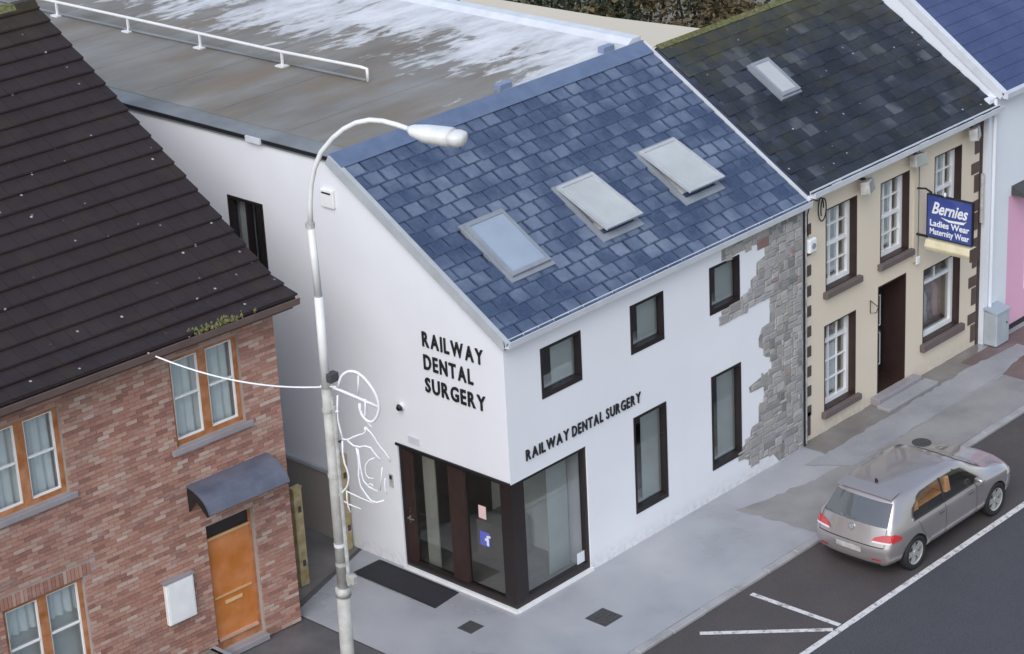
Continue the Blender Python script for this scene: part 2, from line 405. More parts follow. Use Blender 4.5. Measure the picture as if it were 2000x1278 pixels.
for cx, cy, a, nm in ((-.87, .33, .17, 'brown square drain cover set in the pavement beside the dark mat'), (.84, -1.31, .24, 'grey square inspection cover in the pavement off the glazed corner')):
    d = root('drain_cover', (cx, cy, 0), nm, 'drain cover', 'square covers in the pavement')
    MB().box(cx-a, cx+a, cy-a, cy+a, -.02, .006).build('cover_frame', 'iron', d)
    for k in range(5):
        q = -a+.04+k*(2*a-.08)/5
        MB().box(cx-a+.03, cx+a-.03, cy+q+.006, cy+q+(2*a-.08)/5-.006, .0065, .012).build('cover_rib', 'iron', d)
d = root('drain_cover', (10.15, -1.77, 0), 'small dark round cover in the pavement before the cream house', 'drain cover', 'round cover')
MB().tube([(10.15, -1.77, .002), (10.15, -1.77, .010)], .2, 20).build('cover_plate', 'iron', d)
MB().tube([(10.15, -1.77, .0105), (10.15, -1.77, .013)], .06, 12).build('cover_boss', 'iron', d)
m = root('door_mat', (-.42, 2.4, 0), 'dark charcoal mat on the pavement outside the glazed corner entrance', 'mat')
MB().add([(-.10, 3.43, .004), (-.10, 1.36, .004), (-.78, 1.30, .004), (-.74, 3.46, .004),
          (-.10, 3.43, .016), (-.10, 1.36, .016), (-.78, 1.30, .016), (-.74, 3.46, .016)],
         [(0,1,2,3),(7,6,5,4),(0,4,5,1),(1,5,6,2),(2,6,7,3),(3,7,4,0)]).build('mat_pad', 'mat', m)
for sx in (-.12, -.76):
    MB().box(sx-.02, sx+.02, 1.42, 3.36, .0165, .022).build('mat_edge', 'rubber', m)

# ================================================================== WHITE DENTAL SURGERY
TH = math.atan(.622); CT, ST = math.cos(TH), math.sin(TH)
dent = root('dental_surgery', (0, 0, 0), 'white two storey corner building with blue slate roof and black lettering', 'building')
FT = .5                                                           # front wall thickness
WINS = [(.912, 1.976, 3.86, 4.82), (3.325, 4.272, 3.86, 4.82), (5.621, 6.54, 3.86, 4.82), (3.325, 4.272, .62, 2.60), (5.621, 6.54, .62, 2.60)]
fw = MB().wall([(2.015, 0), (8.55, 0), (8.55, 5.28), (0, 5.28), (0, 2.546), (2.015, 2.546)], [rect(a, b, c, d) for a, b, c, d in WINS], 0, FT)
fw.build('front_wall', 'render', dent)
SW = (5.95, 6.94, 5.02, 6.53)
gw = MB(gmap).wall([(2.815, 0), (24, 0), (24, 7.80), (3.95, 7.80), (0, 5.33), (0, 5.2805), (.5005, 5.2805), (.5005, 2.546), (2.815, 2.546)], [rect(*SW)], 0, .35)
gw.build('side_wall', 'render', dent)
MB(gmap).box(4.35, 15, -.03, -.002, 0, 1.40).build('wall_plinth', 'blockwork', dent)
MB(gmap).box(4.35, 15, -.07, -.002, 1.402, 1.47).build('wall_ledge', 'greytrim', dent)
# far side and rear walls, floors, rooms behind the windows
MB(gmap).wall([(FT, 0), (24, 0), (24, 7.70), (3.95, 7.70), (FT, 5.45)], [], 8.25, 8.545).build('party_wall', 'render', dent)
MB().box(.35, 8.25, 23.7, 24, 0, 7.8).build('rear_wall', 'render', dent)
MB().box(.10, 8.24, .1, 9, -.02, .03).build('ground_floor', 'roomfloor', dent)
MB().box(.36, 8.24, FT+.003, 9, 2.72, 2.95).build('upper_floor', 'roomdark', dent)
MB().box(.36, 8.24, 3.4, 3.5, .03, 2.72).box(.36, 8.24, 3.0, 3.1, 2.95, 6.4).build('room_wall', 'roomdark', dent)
MB().box(2.05, 2.13, FT+.004, 2.5, .03, 2.72).build('room_partition', 'roomwall', dent)
MB().box(2.6, 2.68, FT+.004, 3.0, 2.95, 5.2).build('room_partition', 'roomwall', dent)
MB(gmap).box(5.2, 7.6, 1.6, 1.7, 3, 7.7).build('room_wall', 'roomdark', dent)
mb = MB(); mb.box(1.2, 1.9, 1.4, 2.1, .03, .75).build('reception_desk', 'roomfloor', dent)

def flush_window(fn, a0, a1, z0, z1, par, dep=.13, fr=.05, sill=.10, mat='frame', name='window'):
    """dark metal-lined window: lining tube round the opening, pane behind"""
    o = MB(fn).wall(rect(a0+.003, a1-.003, z0+.003, z1-.003), [rect(a0+fr, a1-fr, z0+sill, z1-fr)], -.012, dep).build(name, mat, par)
    MB(fn).box(a0+fr-.01, a1-fr+.01, dep-.045, dep-.035, z0+sill-.01, z1-fr+.01).build('pane', 'glass', o)
    return o
for (a, b, c, d) in WINS:
    w_ = flush_window(ident, a, b, c, d, dent)
    MB().box(a+.02, b-.02, dep0 := .16, .46, c+.09, c+.13).build('window_board', 'whitepvc', w_)
    MB().box(a+(b-a)*.42, b-.04, .17, .18, c+.131, d-.05).build('blind_lit_reveal', 'blind_lit_reveal', w_)  # pale sheet added to brighten the pane in place of the lit reveal
w_ = flush_window(gmap, *SW, dent, dep=.16, fr=.06, sill=.08)
MB(gmap).box(SW[0]+.47, SW[0]+.53, .02, .15, SW[2]+.08, SW[3]-.06).build('mullion', 'frame', w_)
MB(gmap).box(SW[0]+.53, SW[1]-.06, .22, .235, SW[2]+.08, SW[3]-.06).build('blind_lit_reveal', 'roomwall', w_)

# glazed corner entrance
GH = 2.546
ent = MB(gmap).box(0, 2.812, .03, .14, GH-.07, GH-.003).box(2.72, 2.812, .03, .14, .06, GH-.07).box(0.26, 2.72, .03, .14, .06, .20)
ent = ent.build('entrance_screen', 'frame', dent)
MB().box(.0305, .36, .0305, .14, .062, GH-.072).build('corner_post', 'frame', ent)
MB(gmap).box(.1405, .30, .0305, .14, .062, GH-.072).build('corner_post', 'frame', ent)
MB().box(.1405, 2.012, .03, .14, GH-.07, GH-.003).box(1.93, 2.012, .03, .14, .2, GH-.07).box(.36, 2.012, .03, .14, .06, .2).build('screen_frame', 'frame', ent)
MB(gmap).box(1.20, 1.58, .025, .13, .205, GH-.072).build('mullion', 'darkbrown', ent)
MB(gmap).box(2.52, 2.715, .022, .12, .205, GH-.072).build('door_stile', 'darkbrown', ent)
MB(gmap).box(.305, 1.195, .08, .09, .205, GH-.072).build('pane', 'darkglass', ent)
MB(gmap).box(1.585, 2.515, .08, .09, .205, GH-.072).build('door_pane', 'darkglass', ent)
MB().box(.365, 1.925, .08, .09, .205, GH-.072).build('pane', 'glass', ent)
MB(gmap).tube([(2.62, .02, 1.12), (2.62, -.05, 1.12), (2.46, -.05, 1.12)], .014, 8).box(2.60, 2.64, .012, .021, .98, 1.3).build('door_handle', 'chrome', ent)
MB(gmap).box(2.20, 2.50, .30, .33, .06, 2.42).build('reveal_panel', 'blind_lit_reveal', ent)
MB().box(1.36, 1.90, .42, .45, .06, 2.46).build('reveal_panel', 'blind_lit_reveal', ent)
MB(gmap).box(-.02, 2.85, -.035, .03, 0, .058).build('threshold', 'whitepvc', ent)
MB().box(.0305, 2.06, -.035, .03, 0, .058).build('threshold', 'whitepvc', ent)
MB(gmap).box(.72, .90, .073, .078, 1.62, 1.87).build('notice', 'pinkpaper', ent)
MB(gmap).box(.66, .90, .073, .078, 1.08, 1.36).build('notice', 'bluepaper', ent)
MB(gmap).box(.685, .735, .069, .072, 1.10, 1.30).box(.735, .78, .069, .072, 1.19, 1.24).box(.64, .685, .0685, .072, 1.27, 1.31).build('notice_symbol', 'signwhite', ent)
MB().box(1.72, 1.92, .073, .078, .22, .44).build('notice', 'signwhite', ent)
MB(gmap).box(0, 2.84, -.03, -.004, GH-.012, GH+.035).build('head_flashing', 'black', ent)

# small fittings on the gable
c = root('security_camera', (0, 2.62, 3.35), 'small white and black dome camera on the white gable', 'camera')
MB().tube([(0, 2.62, 3.36), (-.07, 2.62, 3.36)], .075, 14).build('mount', 'whitepvc', c)
MB().tube([(-.0705, 2.60, 3.36), (-.12, 2.595, 3.35)], [.07, .045], 14).build('dome', 'black', c)
c = root('wall_vent', (0, 4.3, 7.1), 'small white box with dark slot high on the gable', 'box')
MB(gmap).box(3.95, 4.28, -.06, -.002, 6.86, 7.2).build('housing', 'whitepvc', c, bevel=.01)
MB(gmap).box(4.0, 4.23, -.068, -.0605, 7.12, 7.15).build('slot', 'black', c)
c = root('intercom', (0, 2.98, 1.75), 'small grey intercom on the white wall left of the entrance', 'intercom')
MB(gmap).box(2.98, 3.07, -.03, -.002, 1.62, 1.88).build('housing', 'galv', c)
MB(gmap).box(2.995, 3.055, -.034, -.0305, 1.78, 1.86).build('speaker', 'black', c)
c = root('wall_light', (0, 2.35, 2.75), 'flat pale grey light plate above the glazed entrance', 'light')
MB(gmap).box(2.2, 2.5, -.02, -.002, 2.68, 2.82).build('plate', 'gutter', c, bevel=.006)

# roof of the surgery
RP = lambda x, v, h: (x, -.15+v*CT-h*ST, 5.3+v*ST+h*CT)
SLEN = 4.1/CT
roof = MB(RP).box(-.03, 8.56, 0.02, SLEN, -.11, -.03).build('roof', 'deck', dent)
SKY = [(1.10, 2.10, 1.09, 2.42), (3.55, 4.55, 1.09, 2.42), (5.92, 6.96, 1.09, 2.44)]
def slate_mesh(name, w, l, t, mat):
    mb = MB(); b = .006
    j = lambda: random.uniform(-.004, .004)
    mb.add([(0, 0, 0), (w, 0, 0), (w, l, 0), (0, l, 0), (b, b+j(), t), (w-b, b+j(), t), (w-b, l, t*.7), (b, l, t*.7)],
           [(3,2,1,0),(4,5,6,7),(0,1,5,4),(1,2,6,5),(2,3,7,6),(3,0,4,7)])
    return mb.mesh(name, mat)
GA, CW = .302, .389
SM = [slate_mesh('slate', CW-.022, .40, .018, 'slate') for _ in range(5)]
HM = slate_mesh('slate', CW/2-.022, .40, .018, 'slate')
for r in range(15):
    off = 0 if r % 2 == 0 else -CW/2
    for k in range(23):
        x = off+k*CW; v = r*GA-.03; me = random.choice(SM)
        if x < -.05: x, me = 0, HM
        if x+CW > 8.56:
            if x+CW/2 > 8.56: continue
            me = HM
        cx, cv = x+CW/2, v+.17
        if any(a-.02 < cx < b+.02 and c0-.02 < cv < d0+.06 for a, b, c0, d0 in SKY): continue
        p = RP(x+random.uniform(-.004, .004), v+random.uniform(-.012, .012), .002)
        o = obj('slate', me, roof, p); o.rotation_euler = (TH-R(1.6)+random.uniform(-.006, .006), random.uniform(-.006, .006), random.uniform(-.008, .008))
MB(RP).box(-.06, 8.58, SLEN-.34, SLEN+.03, .022, .036).build('ridge_flashing', 'blueflash', dent)
MB(RP).box(-.10, .0, -.03, SLEN, -.16, .035).build('verge_trim', 'greytrim', dent)
MB(RP).box(8.545, 8.60, 0, SLEN-.02, -.1, .05).build('verge_fillet', 'gutter', dent)
MB(gmap).prism([(-.24, 5.22), (-.13, 5.22), (-.115, 5.34), (-.135, 5.34), (-.145, 5.25), (-.225, 5.25), (-.24, 5.34), (-.26, 5.34)], -.1, 8.55, 'y').build('gutter', 'gutter', dent)
MB().box(-.06, 8.55, -.128, -.002, 5.19, 5.275).build('soffit', 'whitepvc', dent)
def rooflight(x0, x1, v0, v1, opened, glass, par, P=RP, k=1.0):
    mb = MB(lambda x, h, v: P(x, v, h)); mb.wall(rect(x0-.06*k, x1+.06*k, v0-.09*k, v1+.06*k), [rect(x0+.06, x1-.06, v0+.06, v1-.06)], -.02, .045)
    rl = mb.build('rooflight', 'skyframe', par)
    if k > .9: MB(P).box(x0+.03, x1-.03, v0+.03, v1-.03, -.06, -.025).build('rooflight_lining', 'whitepvc', rl)
    a = R(opened); ca, sa = math.cos(a), math.sin(a)
    def H(x, h, v):                                                 # hinged at the top edge
        q = v1-v; return P(x, v1-q*ca+h*sa*0, .05+q*sa+h)
    MB(H).wall(rect(x0, x1, v0, v1), [rect(x0+.07, x1-.07, v0+.08, v1-.07)], 0, .055).build('sash', 'skyframe' if not opened else 'greytrim', rl)
    MB(H).box(x0+.06, x1-.06, .028, .036, v0+.07, v1-.06).build('pane', glass, rl)
    return rl
rooflight(*SKY[0], 0, 'skyglass', dent); rooflight(*SKY[1], 7, 'skyglass2', dent); rooflight(*SKY[2], 8, 'skyglass2', dent)
for x, n_ in ((4.55, 1), (7.55, 2)):
    MB().box(x-.12, x+.22, 4.0, 4.16, 7.78, 8.0).build('roof_vent', 'lead', dent, bevel=.01)

# flat roof behind the ridge
fl = MB().box(.40, 8.25, 3.97, 23.9, 7.7, 7.88).build('flat_roof', 'flat', dent)
for k in range(9):
    y = 5.6+k*2.1
    MB().box(.56, 8.14, y, y+.11+random.uniform(-.02, .02), 7.8805, 7.8845).build('membrane_lap', 'flat', fl)
MB().prism([(-.04, 7.83), (.40, 7.872), (.40, 7.72), (-.04, 7.72)], 3.99, 23.9, 'y').build('roof_edge', 'flatedge', dent)
MB().box(-.06, -.041, 4.0, 23.9, 7.765, 7.835).build('edge_capping', 'black', dent)
MB().prism([(8.15, 7.881), (8.56, 7.881), (8.56, 7.98), (8.30, 7.98)], 3.99, 23.9, 'y').build('roof_kerb', 'gutter', dent)
MB().box(-.10, -.061, 5.75, 6.15, 7.74, 7.85).build('gutter_outlet', 'gutter', dent)
rl = root('roof_rail', (3.3, 6.55, 7.88), 'long low white pipe rail on short posts across the flat roof', 'rail')
MB().tube([(3.43, 6.56, 7.9), (3.43, 6.56, 8.16), (3.40, 6.7, 8.18), (3.27, 8.83, 8.18), (3.23, 13, 8.18), (3.16, 18, 8.18), (3.12, 23, 8.18)], .033, 8).build('rail_pipe', 'metal', rl, smooth=True)
for (x, y) in ((3.27, 8.83), (3.23, 11.29), (3.21, 13.6), (3.16, 15.99), (3.14, 18.4)):
    MB().box(x-.02, x+.02, y-.02, y+.02, 7.89, 8.16).box(x-.11, x+.11, y-.11, y+.11, 7.881, 7.91).build('rail_post', 'metal', rl)
MB().tube([(3.43, 6.6, 7.92), (3.23, 13, 7.92), (3.12, 23, 7.92)], .03, 6).build('lower_pipe', 'flatedge', rl)

# exposed rubble stonework
STP = [(6.01, 5.19), (6.0, 4.84), (6.56, 4.86), (7.07, 4.88), (7.11, 4.77), (7.32, 4.72), (7.34, 4.54), (7.07, 4.47), (7.06, 4.21), (6.88, 4.18), (6.88, 3.98), (6.57, 3.93), (6.57, 3.86), (5.97, 3.84), (5.98, 3.60), (7.5, 3.66), (7.46, 3.11), (7.22, 3.08), (7.11, 2.89), (7.11, 2.71), (7.31, 2.59), (7.31, 2.43), (7.52, 2.36), (7.51, 2.1), (7.3, 2.08), (6.78, 1.97), (6.82, 1.84), (7.27, 1.82), (7.26, 1.45), (7.09, 1.47), (7.08, 1.1), (6.84, 1.05), (6.8, .88), (6.52, .75), (6.51, .56), (6.75, .42), (6.75, .3), (7.53, .26), (7.74, .02), (8.55, .02), (8.55, 5.19)]
RAG = []
for i, p in enumerate(STP):
    q = STP[(i+1) % len(STP)]; m_ = max(1, int((abs(q[0]-p[0])+abs(q[1]-p[1]))/.07)) if min(p[0], q[0]) < 8.5 else 1
    for k in range(m_):
        jx = random.uniform(-.022, .022) if k else 0
        RAG.append((p[0]+(q[0]-p[0])*k/m_+jx, p[1]+(q[1]-p[1])*k/m_+(random.uniform(-.015, .015) if k else 0)))
patch = MB().wall(STP, [], -.006, -.0015).build('stone_panel', 'mortar', dent)
CWD, CHT = .075, .068; NX, NZ = int(2.66/CWD), int(5.16/CHT); used = [[False]*NZ for _ in range(NX)]
for gz in range(NZ):
    for gx_ in range(NX):
        if used[gx_][gz]: continue
        wn, hn = random.choice(((2, 1), (3, 2), (2, 2), (4, 2), (3, 3), (5, 2), (3, 1), (4, 3), (2, 3), (5, 3)))
        wn = min(wn, NX-gx_); hn = min(hn, NZ-gz)
        while wn > 1 and any(used[gx_+i][gz] for i in range(wn)): wn -= 1
        while hn > 1 and any(used[gx_+i][gz+j_] for i in range(wn) for j_ in range(hn)): hn -= 1
        for i in range(wn):
            for j_ in range(hn): used[gx_+i][gz+j_] = True
        a, b = 5.885+gx_*CWD, 5.885+(gx_+wn)*CWD; c0, d0 = .02+gz*CHT, .02+(gz+hn)*CHT
        if not inside(((a+b)/2, (c0+d0)/2), STP): continue
        j = lambda s=.016: random.uniform(-s, s)
        cell = [(a+j(), c0+j(.012)), ((a+b)/2+j(.03), c0+j(.012)), (b+j(), c0+j(.012)), (b+j(), (c0+d0)/2+j(.02)), (b+j(), d0+j(.012)), ((a+b)/2+j(.03), d0+j(.012)), (a+j(), d0+j(.012)), (a+j(), (c0+d0)/2+j(.02))]
        cell = [(min(p, 8.545), min(max(q, .012), 5.185)) for p, q in cell]; cx, cz = (a+b)/2, (c0+d0)/2; n_ = 8
        sh = lambda g: [(p-math.copysign(min(g, abs(p-cx)*.6), p-cx), q-math.copysign(min(g, abs(q-cz)*.6), q-cz)) for p, q in cell]
        pr = random.uniform(.010, .028); A, B, C_ = sh(.008), sh(.011), sh(.026)
        MB().add([(p, -.004, q) for p, q in A]+[(p, -pr*.7, q) for p, q in B]+[(p, -pr+random.uniform(-.003, .003), q) for p, q in C_],
                 [tuple(range(n_))[::-1]]+[(i, (i+1) % n_, n_+(i+1) % n_, n_+i) for i in range(n_)]+[(n_+i, n_+(i+1) % n_, 2*n_+(i+1) % n_, 2*n_+i) for i in range(n_)]+[tuple(range(2*n_, 3*n_))]).build('stone', 'stone', patch)

# lettering
def lettering(words, place, size, sp, rootobj, bold):
    """words: list of (text, a0, a1, z0); letters are spread between a0 and a1"""
    for text, a0, a1, z0 in words:
        ms = []
        for ch in text:
            if ch == ' ': ms.append(None); continue
            ms.append(text_mesh(ch, size/.70, .012, bold*size))
        tot = sum((bounds(m_)[1]-bounds(m_)[0]) if m_ else size*.30 for m_ in ms)
        gap = size*.17; kx = (a1-a0-gap*(len(ms)-1))/tot; a = a0
        for m_ in ms:
            b = bounds(m_); wd = (b[1]-b[0])*kx; kz = size/(b[3]-b[2])
            m_.name = 'letter'; m_.materials.clear(); m_.materials.append(M['letter'])
            for v in m_.vertices:
                v.co = Vector(place(a+(v.co.x-b[0])*kx, z0+(v.co.y-b[2])*kz, v.co.z))
            m_.update(); o = obj('letter', m_, rootobj); a += wd+gap
s1 = root('lettering_sign', (0, 1.2, 3.9), 'black letters RAILWAY DENTAL SURGERY in three rows on the gable', 'sign')
pg = lambda a, z, d: (-.014-d, 1.95-a, z)
lettering([('RAILWAY', 0, 1.47, 4.71), ('DENTAL', 0, 1.20, 4.27), ('SURGERY', 0, 1.47, 3.83)], pg, .285, 0, s1, .028)
s2 = root('lettering_sign', (2.0, 0, 2.85), 'black letters RAILWAY DENTAL SURGERY in one row on the street front', 'sign')
pf = lambda a, z, d: (.42+a, -.014-d, z)
lettering([('RAILWAY', 0, 1.13, 2.86), ('DENTAL', 1.22, 2.06, 2.86), ('SURGERY', 2.15, 3.12, 2.86)], pf, .205, 0, s2, .02)

# ================================================================== CREAM SHOP HOUSE
cre = root('shop_house', (8.7, .1, 0), 'cream rendered house with brown quoins, sash windows and dark mossy slate roof', 'building')
FY = .1
OPN = {'A': (9.45, 10.52, 3.08, 4.82), 'B': (11.34, 12.38, 3.08, 4.82), 'C': (13.30, 14.33, 3.08, 4.84), 'G': (9.40, 10.50, .46, 2.34), 'S': (12.95, 14.36, .73, 2.42)}
DOOR = (11.28, 12.30, .17, 2.58)
MB().wall([(8.6, 0), (15.02, 0), (15.02, 5.32), (8.6, 5.32)], [rect(*v) for v in OPN.values()]+[rect(*DOOR)], FY, FY+.7).build('front_wall', 'cream', cre)
MB(gmap).wall([(FY+.7, 0), (7.2, 0), (7.2, 5.3), (3.63, 7.60), (FY+.7, 5.85)], [], 14.7, 15.015).build('end_wall', 'cream', cre)
MB().box(8.6, 14.7, 6.9, 7.2, 0, 5.3).build('rear_wall', 'cream', cre)
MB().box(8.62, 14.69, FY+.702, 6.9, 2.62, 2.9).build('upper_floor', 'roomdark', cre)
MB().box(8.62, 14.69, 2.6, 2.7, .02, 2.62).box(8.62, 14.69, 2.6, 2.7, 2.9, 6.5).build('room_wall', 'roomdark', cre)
MB().box(8.62, 14.69, FY+.702, 2.6, -.02, .02).build('ground_floor', 'roomfloor', cre)
def lining(o4, par, dep):
    a, b, c, d = o4
    return MB().wall(rect(a+.002, b-.002, c+.002, d-.002), [rect(a+.025, b-.025, c+.02, d-.025)], FY-.004, FY+dep).build('reveal_lining', 'darkbrown', par)
def sash(o4, par, rows=(2, 2), cols=3, split=.5, dep=.165, bars=(True, True)):
    a, b, c, d = o4; y0 = FY+dep
    a += .03; b -= .03; c += .02; d -= .03; f = .075
    o = MB().wall(rect(a, b, c, d), [rect(a+f, b-f, c+f+.02, d-f)], y0, y0+.09).build('window', 'whitepvc', par)
    ia, ib, ic, id_ = a+f, b-f, c+f+.02, d-f; zm = ic+(id_-ic)*split
    MB().box(ia, ib, y0+.01, y0+.07, zm-.035, zm+.035).build('meeting_rail', 'whitepvc', o)
    for half, (z0, z1) in enumerate(((ic, zm-.035), (zm+.035, id_))):
        if not bars[half]: continue
        for k in range(1, cols):
            x = ia+(ib-ia)*k/cols; MB().box(x-.013, x+.013, y0+.02, y0+.06, z0, z1).build('glazing_bar', 'whitepvc', o)
        for k in range(1, rows[half]):
            z_ = z0+(z1-z0)*k/rows[half]; MB().box(ia, ib, y0+.022, y0+.058, z_-.013, z_+.013).build('glazing_bar', 'whitepvc', o)
    MB().box(ia, ib, y0+.065, y0+.069, ic, zm-.036).build('pane', 'glass', o); MB().box(ia, ib, y0+.065, y0+.069, zm+.036, id_).build('pane', 'glass', o)
    return o, (ia, ib, ic, id_, y0)
def folds(a, b, z0, z1, y, mat, par, amp=.03, wl=.12, name='curtain'):
    n = max(6, int((b-a)/wl*6)); mb = MB(); vs = []; fs = []
    for i in range(n+1):
        x = a+(b-a)*i/n; vs += [(x, y+amp*math.sin(i*math.pi/3+random.uniform(-.3, .3)), z0), (x, y+amp*.6*math.sin(i*math.pi/3), z1)]
    for i in range(n): fs.append((2*i, 2*i+2, 2*i+3, 2*i+1))
    return mb.add(vs, fs).build(name, mat, par, smooth=True)
def sill(o4, par, mat='sill', ex=.09, h=.13, pr=.11):
    a, b, c, d = o4; return MB().box(a-ex, b+ex, FY-pr, FY+.26, c-h, c+.004).build('sill', mat, par, bevel=.01)
for kx in 'ABC':
    lining(OPN[kx], cre, .16); w_, (ia, ib, ic, id_, y0) = sash(OPN[kx], cre); sill(OPN[kx], w_)
    folds(ia+.1, ib-.02, ic, id_, y0+.22, 'curtain', w_, .03, .14)
lining(OPN['G'], cre, .16); w_, (ia, ib, ic, id_, y0) = sash(OPN['G'], cre, rows=(3, 1), cols=3, split=.78); sill(OPN['G'], w_)
MB().box(ia, ia+.62, y0+.10, y0+.12, ic+.08, ic+1.13).build('poster', 'signwhite', w_)
lining(OPN['S'], cre, .16); w_, (ia, ib, ic, id_, y0) = sash(OPN['S'], cre, rows=(1, 1), cols=2, split=.78, bars=(False, True)); sill(OPN['S'], w_, h=.16)
MB().box(ia, ib, y0+.12, y0+.75, ic-.02, ic+.05).build('display_shelf', 'brown', w_)
for k, (dx, h, mt) in enumerate(((.15, .95, 'cloth'), (.42, .8, 'signwhite'), (.62, 1.0, 'cloth'), (.88, .85, 'pinkpaper'))):
    x = ia+dx+.25; y = y0+.42
    MB().tube([(x, y, ic+.05), (x, y, ic+.35*h), (x, y, ic+.7*h), (x, y, ic+.88*h), (x, y, ic+.93*h), (x, y, ic+h)], [.17, .13, .15, .10, .04, .05], 10).build('display_dress', mt, w_, smooth=True)
# recessed doorway
a, b, c, d = DOOR
do = MB().wall(rect(a+.002, b-.002, c+.002, d-.002), [rect(a+.03, b-.03, c+.01, d-.03)], FY-.004, FY+.62).build('door', 'darkbrown', cre)
MB().box(a+.03, b-.03, FY+.56, FY+.61, c+.01, d-.03).build('door_leaf', 'frame', do)
for (x0, x1, z0, z1) in ((a+.10, a+.40, .40, 1.15), (a+.10, a+.40, 1.3, 2.0), (a+.10, a+.40, 2.1, 2.42), (a+.56, a+.9, .40, 1.15), (a+.56, a+.9, 1.3, 2.0)):
    MB().wall(rect(x0, x1, z0, z1), [rect(x0+.022, x1-.022, z0+.022, z1-.022)], FY+.545, FY+.559).build('panel_moulding', 'signwhite', do)
MB().tube([(a+.82, FY+.5, 1.2), (a+.82, FY+.56, 1.2)], .03, 10).build('door_knob', 'chrome', do)
st = MB().box(11.05, 12.62, -.12, FY-.002, 0, .165).build('door_step', 'consill', cre, bevel=.012)
MB().box(10.95, 12.75, -.45, -.122, 0, .075).build('lower_step', 'concrete_b', st, bevel=.01)
# quoins
for k in range(12):
    zz = .12+k*.435
    if k < 11: MB().box(8.70, 8.95 if k else 8.92, FY-.018, FY-.002, zz, zz+.23+(.3 if k == 0 else 0)).build('quoin', 'brown', cre, bevel=.006)
    wq = .32 if k % 2 else .20
    MB().box(15.018-wq, 15.018, FY-.018, FY-.002, zz, zz+.40 if k % 2 == 0 else zz+.25).build('quoin', 'brown', cre, bevel=.006)
MB().tube([(8.60, FY-.07, 5.2), (8.60, FY-.07, .02)], .045, 10).build('downpipe', 'black', cre)
MB().tube([(8.70, FY-.05, 5.2), (8.70, FY-.05, .02)], .035, 10).build('downpipe', 'galv', cre)
MB().box(15.022, 15.12, FY-.02, FY+.2, .0, 5.3).build('gap_strip', 'darkbrown', cre)
MB().tube([(15.0, FY-.1, 4.0), (15.0, FY-.1, 2.9)], .04, 8).build('downpipe', 'galv', cre)
# roof
CP = lambda x, v, h: (x, -.15+v*CT-h*ST, 5.45+v*ST+h*CT)
CL = 3.78/CT
roof = MB(CP).box(8.605, 15.38, .02, CL, -.11, -.03).build('roof', 'deck', cre)
yr, zr = CP(0, CL, 0)[1:]
MB().add([(8.605, yr, zr-.03), (15.38, yr, zr-.03), (15.38, 7.45, 5.43), (8.605, 7.45, 5.43), (8.605, yr, zr-.1), (15.38, yr, zr-.1), (15.38, 7.45, 5.35), (8.605, 7.45, 5.35)],
         [(0,1,2,3),(7,6,5,4),(0,4,5,1),(1,5,6,2),(2,6,7,3),(3,7,4,0)]).build('rear_roof', 'slate_old', cre)
SM2 = [slate_mesh('slate', .332, .40, .013, 'slate_old') for _ in range(5)]
CSK = (10.12, 10.84, 2.12, 3.28)
for r in range(15):
    for k in range(21):
        x = 8.605+k*.337-(.168 if r % 2 else 0); v = r*.292-.03
        if x < 8.6 or x+.332 > 15.5: continue
        if CSK[0] < x+.17 < CSK[1] and CSK[2] < v+.17 < CSK[3]: continue
        o = obj('slate', random.choice(SM2), roof, CP(x, v+random.uniform(-.02, .02), .002))
        o.rotation_euler = (TH-R(1.6)+random.uniform(-.012, .012), random.uniform(-.012, .012), random.uniform(-.02, .02))
for k in range(15):
    x = 8.62+k*.452
    MB().prism([(yr-.10, zr-.04), (yr, zr+.04), (yr+.10, zr-.04), (yr, zr+.0)], x, x+.44, 'x').build('ridge_tile', 'moss', cre)
rooflight(10.20, 10.80, 2.22, 3.20, 0, 'skyglass2', cre, CP, .5)
MB(gmap).prism([(-.27, 5.37), (-.15, 5.37), (-.135, 5.49), (-.155, 5.49), (-.165, 5.40), (-.25, 5.40), (-.265, 5.49), (-.285, 5.49)], 8.6, 15.36, 'y').build('gutter', 'gutter', cre)
MB().box(8.6, 15.02, -.145, FY-.002, 5.31, 5.40).build('soffit', 'gutter', cre)
# fittings on the front
def flood(x, z, rz, nm):
    f = root('floodlight', (x, FY, z), nm, 'floodlight', 'floodlights under the eave')
    ca, sa = math.cos(rz), math.sin(rz)
    T = lambda p, q, s: (x+p*ca-q*sa, FY-.24+p*sa+q*ca, z+s-.35*q*0)
    MB(T).prism([(-.10, -.12), (.10, -.16), (.12, .10), (-.06, .14)], -.17, .17, 'x').build('housing', 'galv', f, bevel=.01)
    MB(T).add([(-.15, -.108, -.10), (.15, -.108, -.10), (.15, -.072, .12), (-.15, -.072, .12)], [(0, 1, 2, 3)]).build('lens', 'floodglass', f)
    MB().box(x-.03, x+.03, FY-.16, FY-.002, z+.10, z+.15).build('bracket', 'black', f)
flood(10.55, 5.05, R(20), 'grey floodlight under the eave above the left sash window')
flood(12.35, 5.1, R(-10), 'grey floodlight under the eave by the middle sash window')
flood(14.45, 5.1, R(25), 'grey floodlight under the eave nearest the white house')
ab = root('alarm_box', (8.9, FY, 4.3), 'white alarm box at the left edge of the cream front', 'alarm box')
MB().box(8.74, 9.0, FY-.13, FY-.019, 4.12, 4.42).build('cover', 'whitepvc', ab, bevel=.03)
MB().tube([(8.87, FY-.1305, 4.27), (8.87, FY-.15, 4.27)], .06, 12).build('strobe', 'skyframe', ab)
cc = root('cable_coil', (9.2, FY, 4.9), 'dark coil of cable hanging under the cream eave', 'cable')
MB().tube([(9.2+.11*math.cos(t_), FY-.05-.01*t_, 4.92+.24*math.sin(t_)) for t_ in [k*math.pi/8 for k in range(26)]], .014, 6).build('coil', 'rubber', cc)
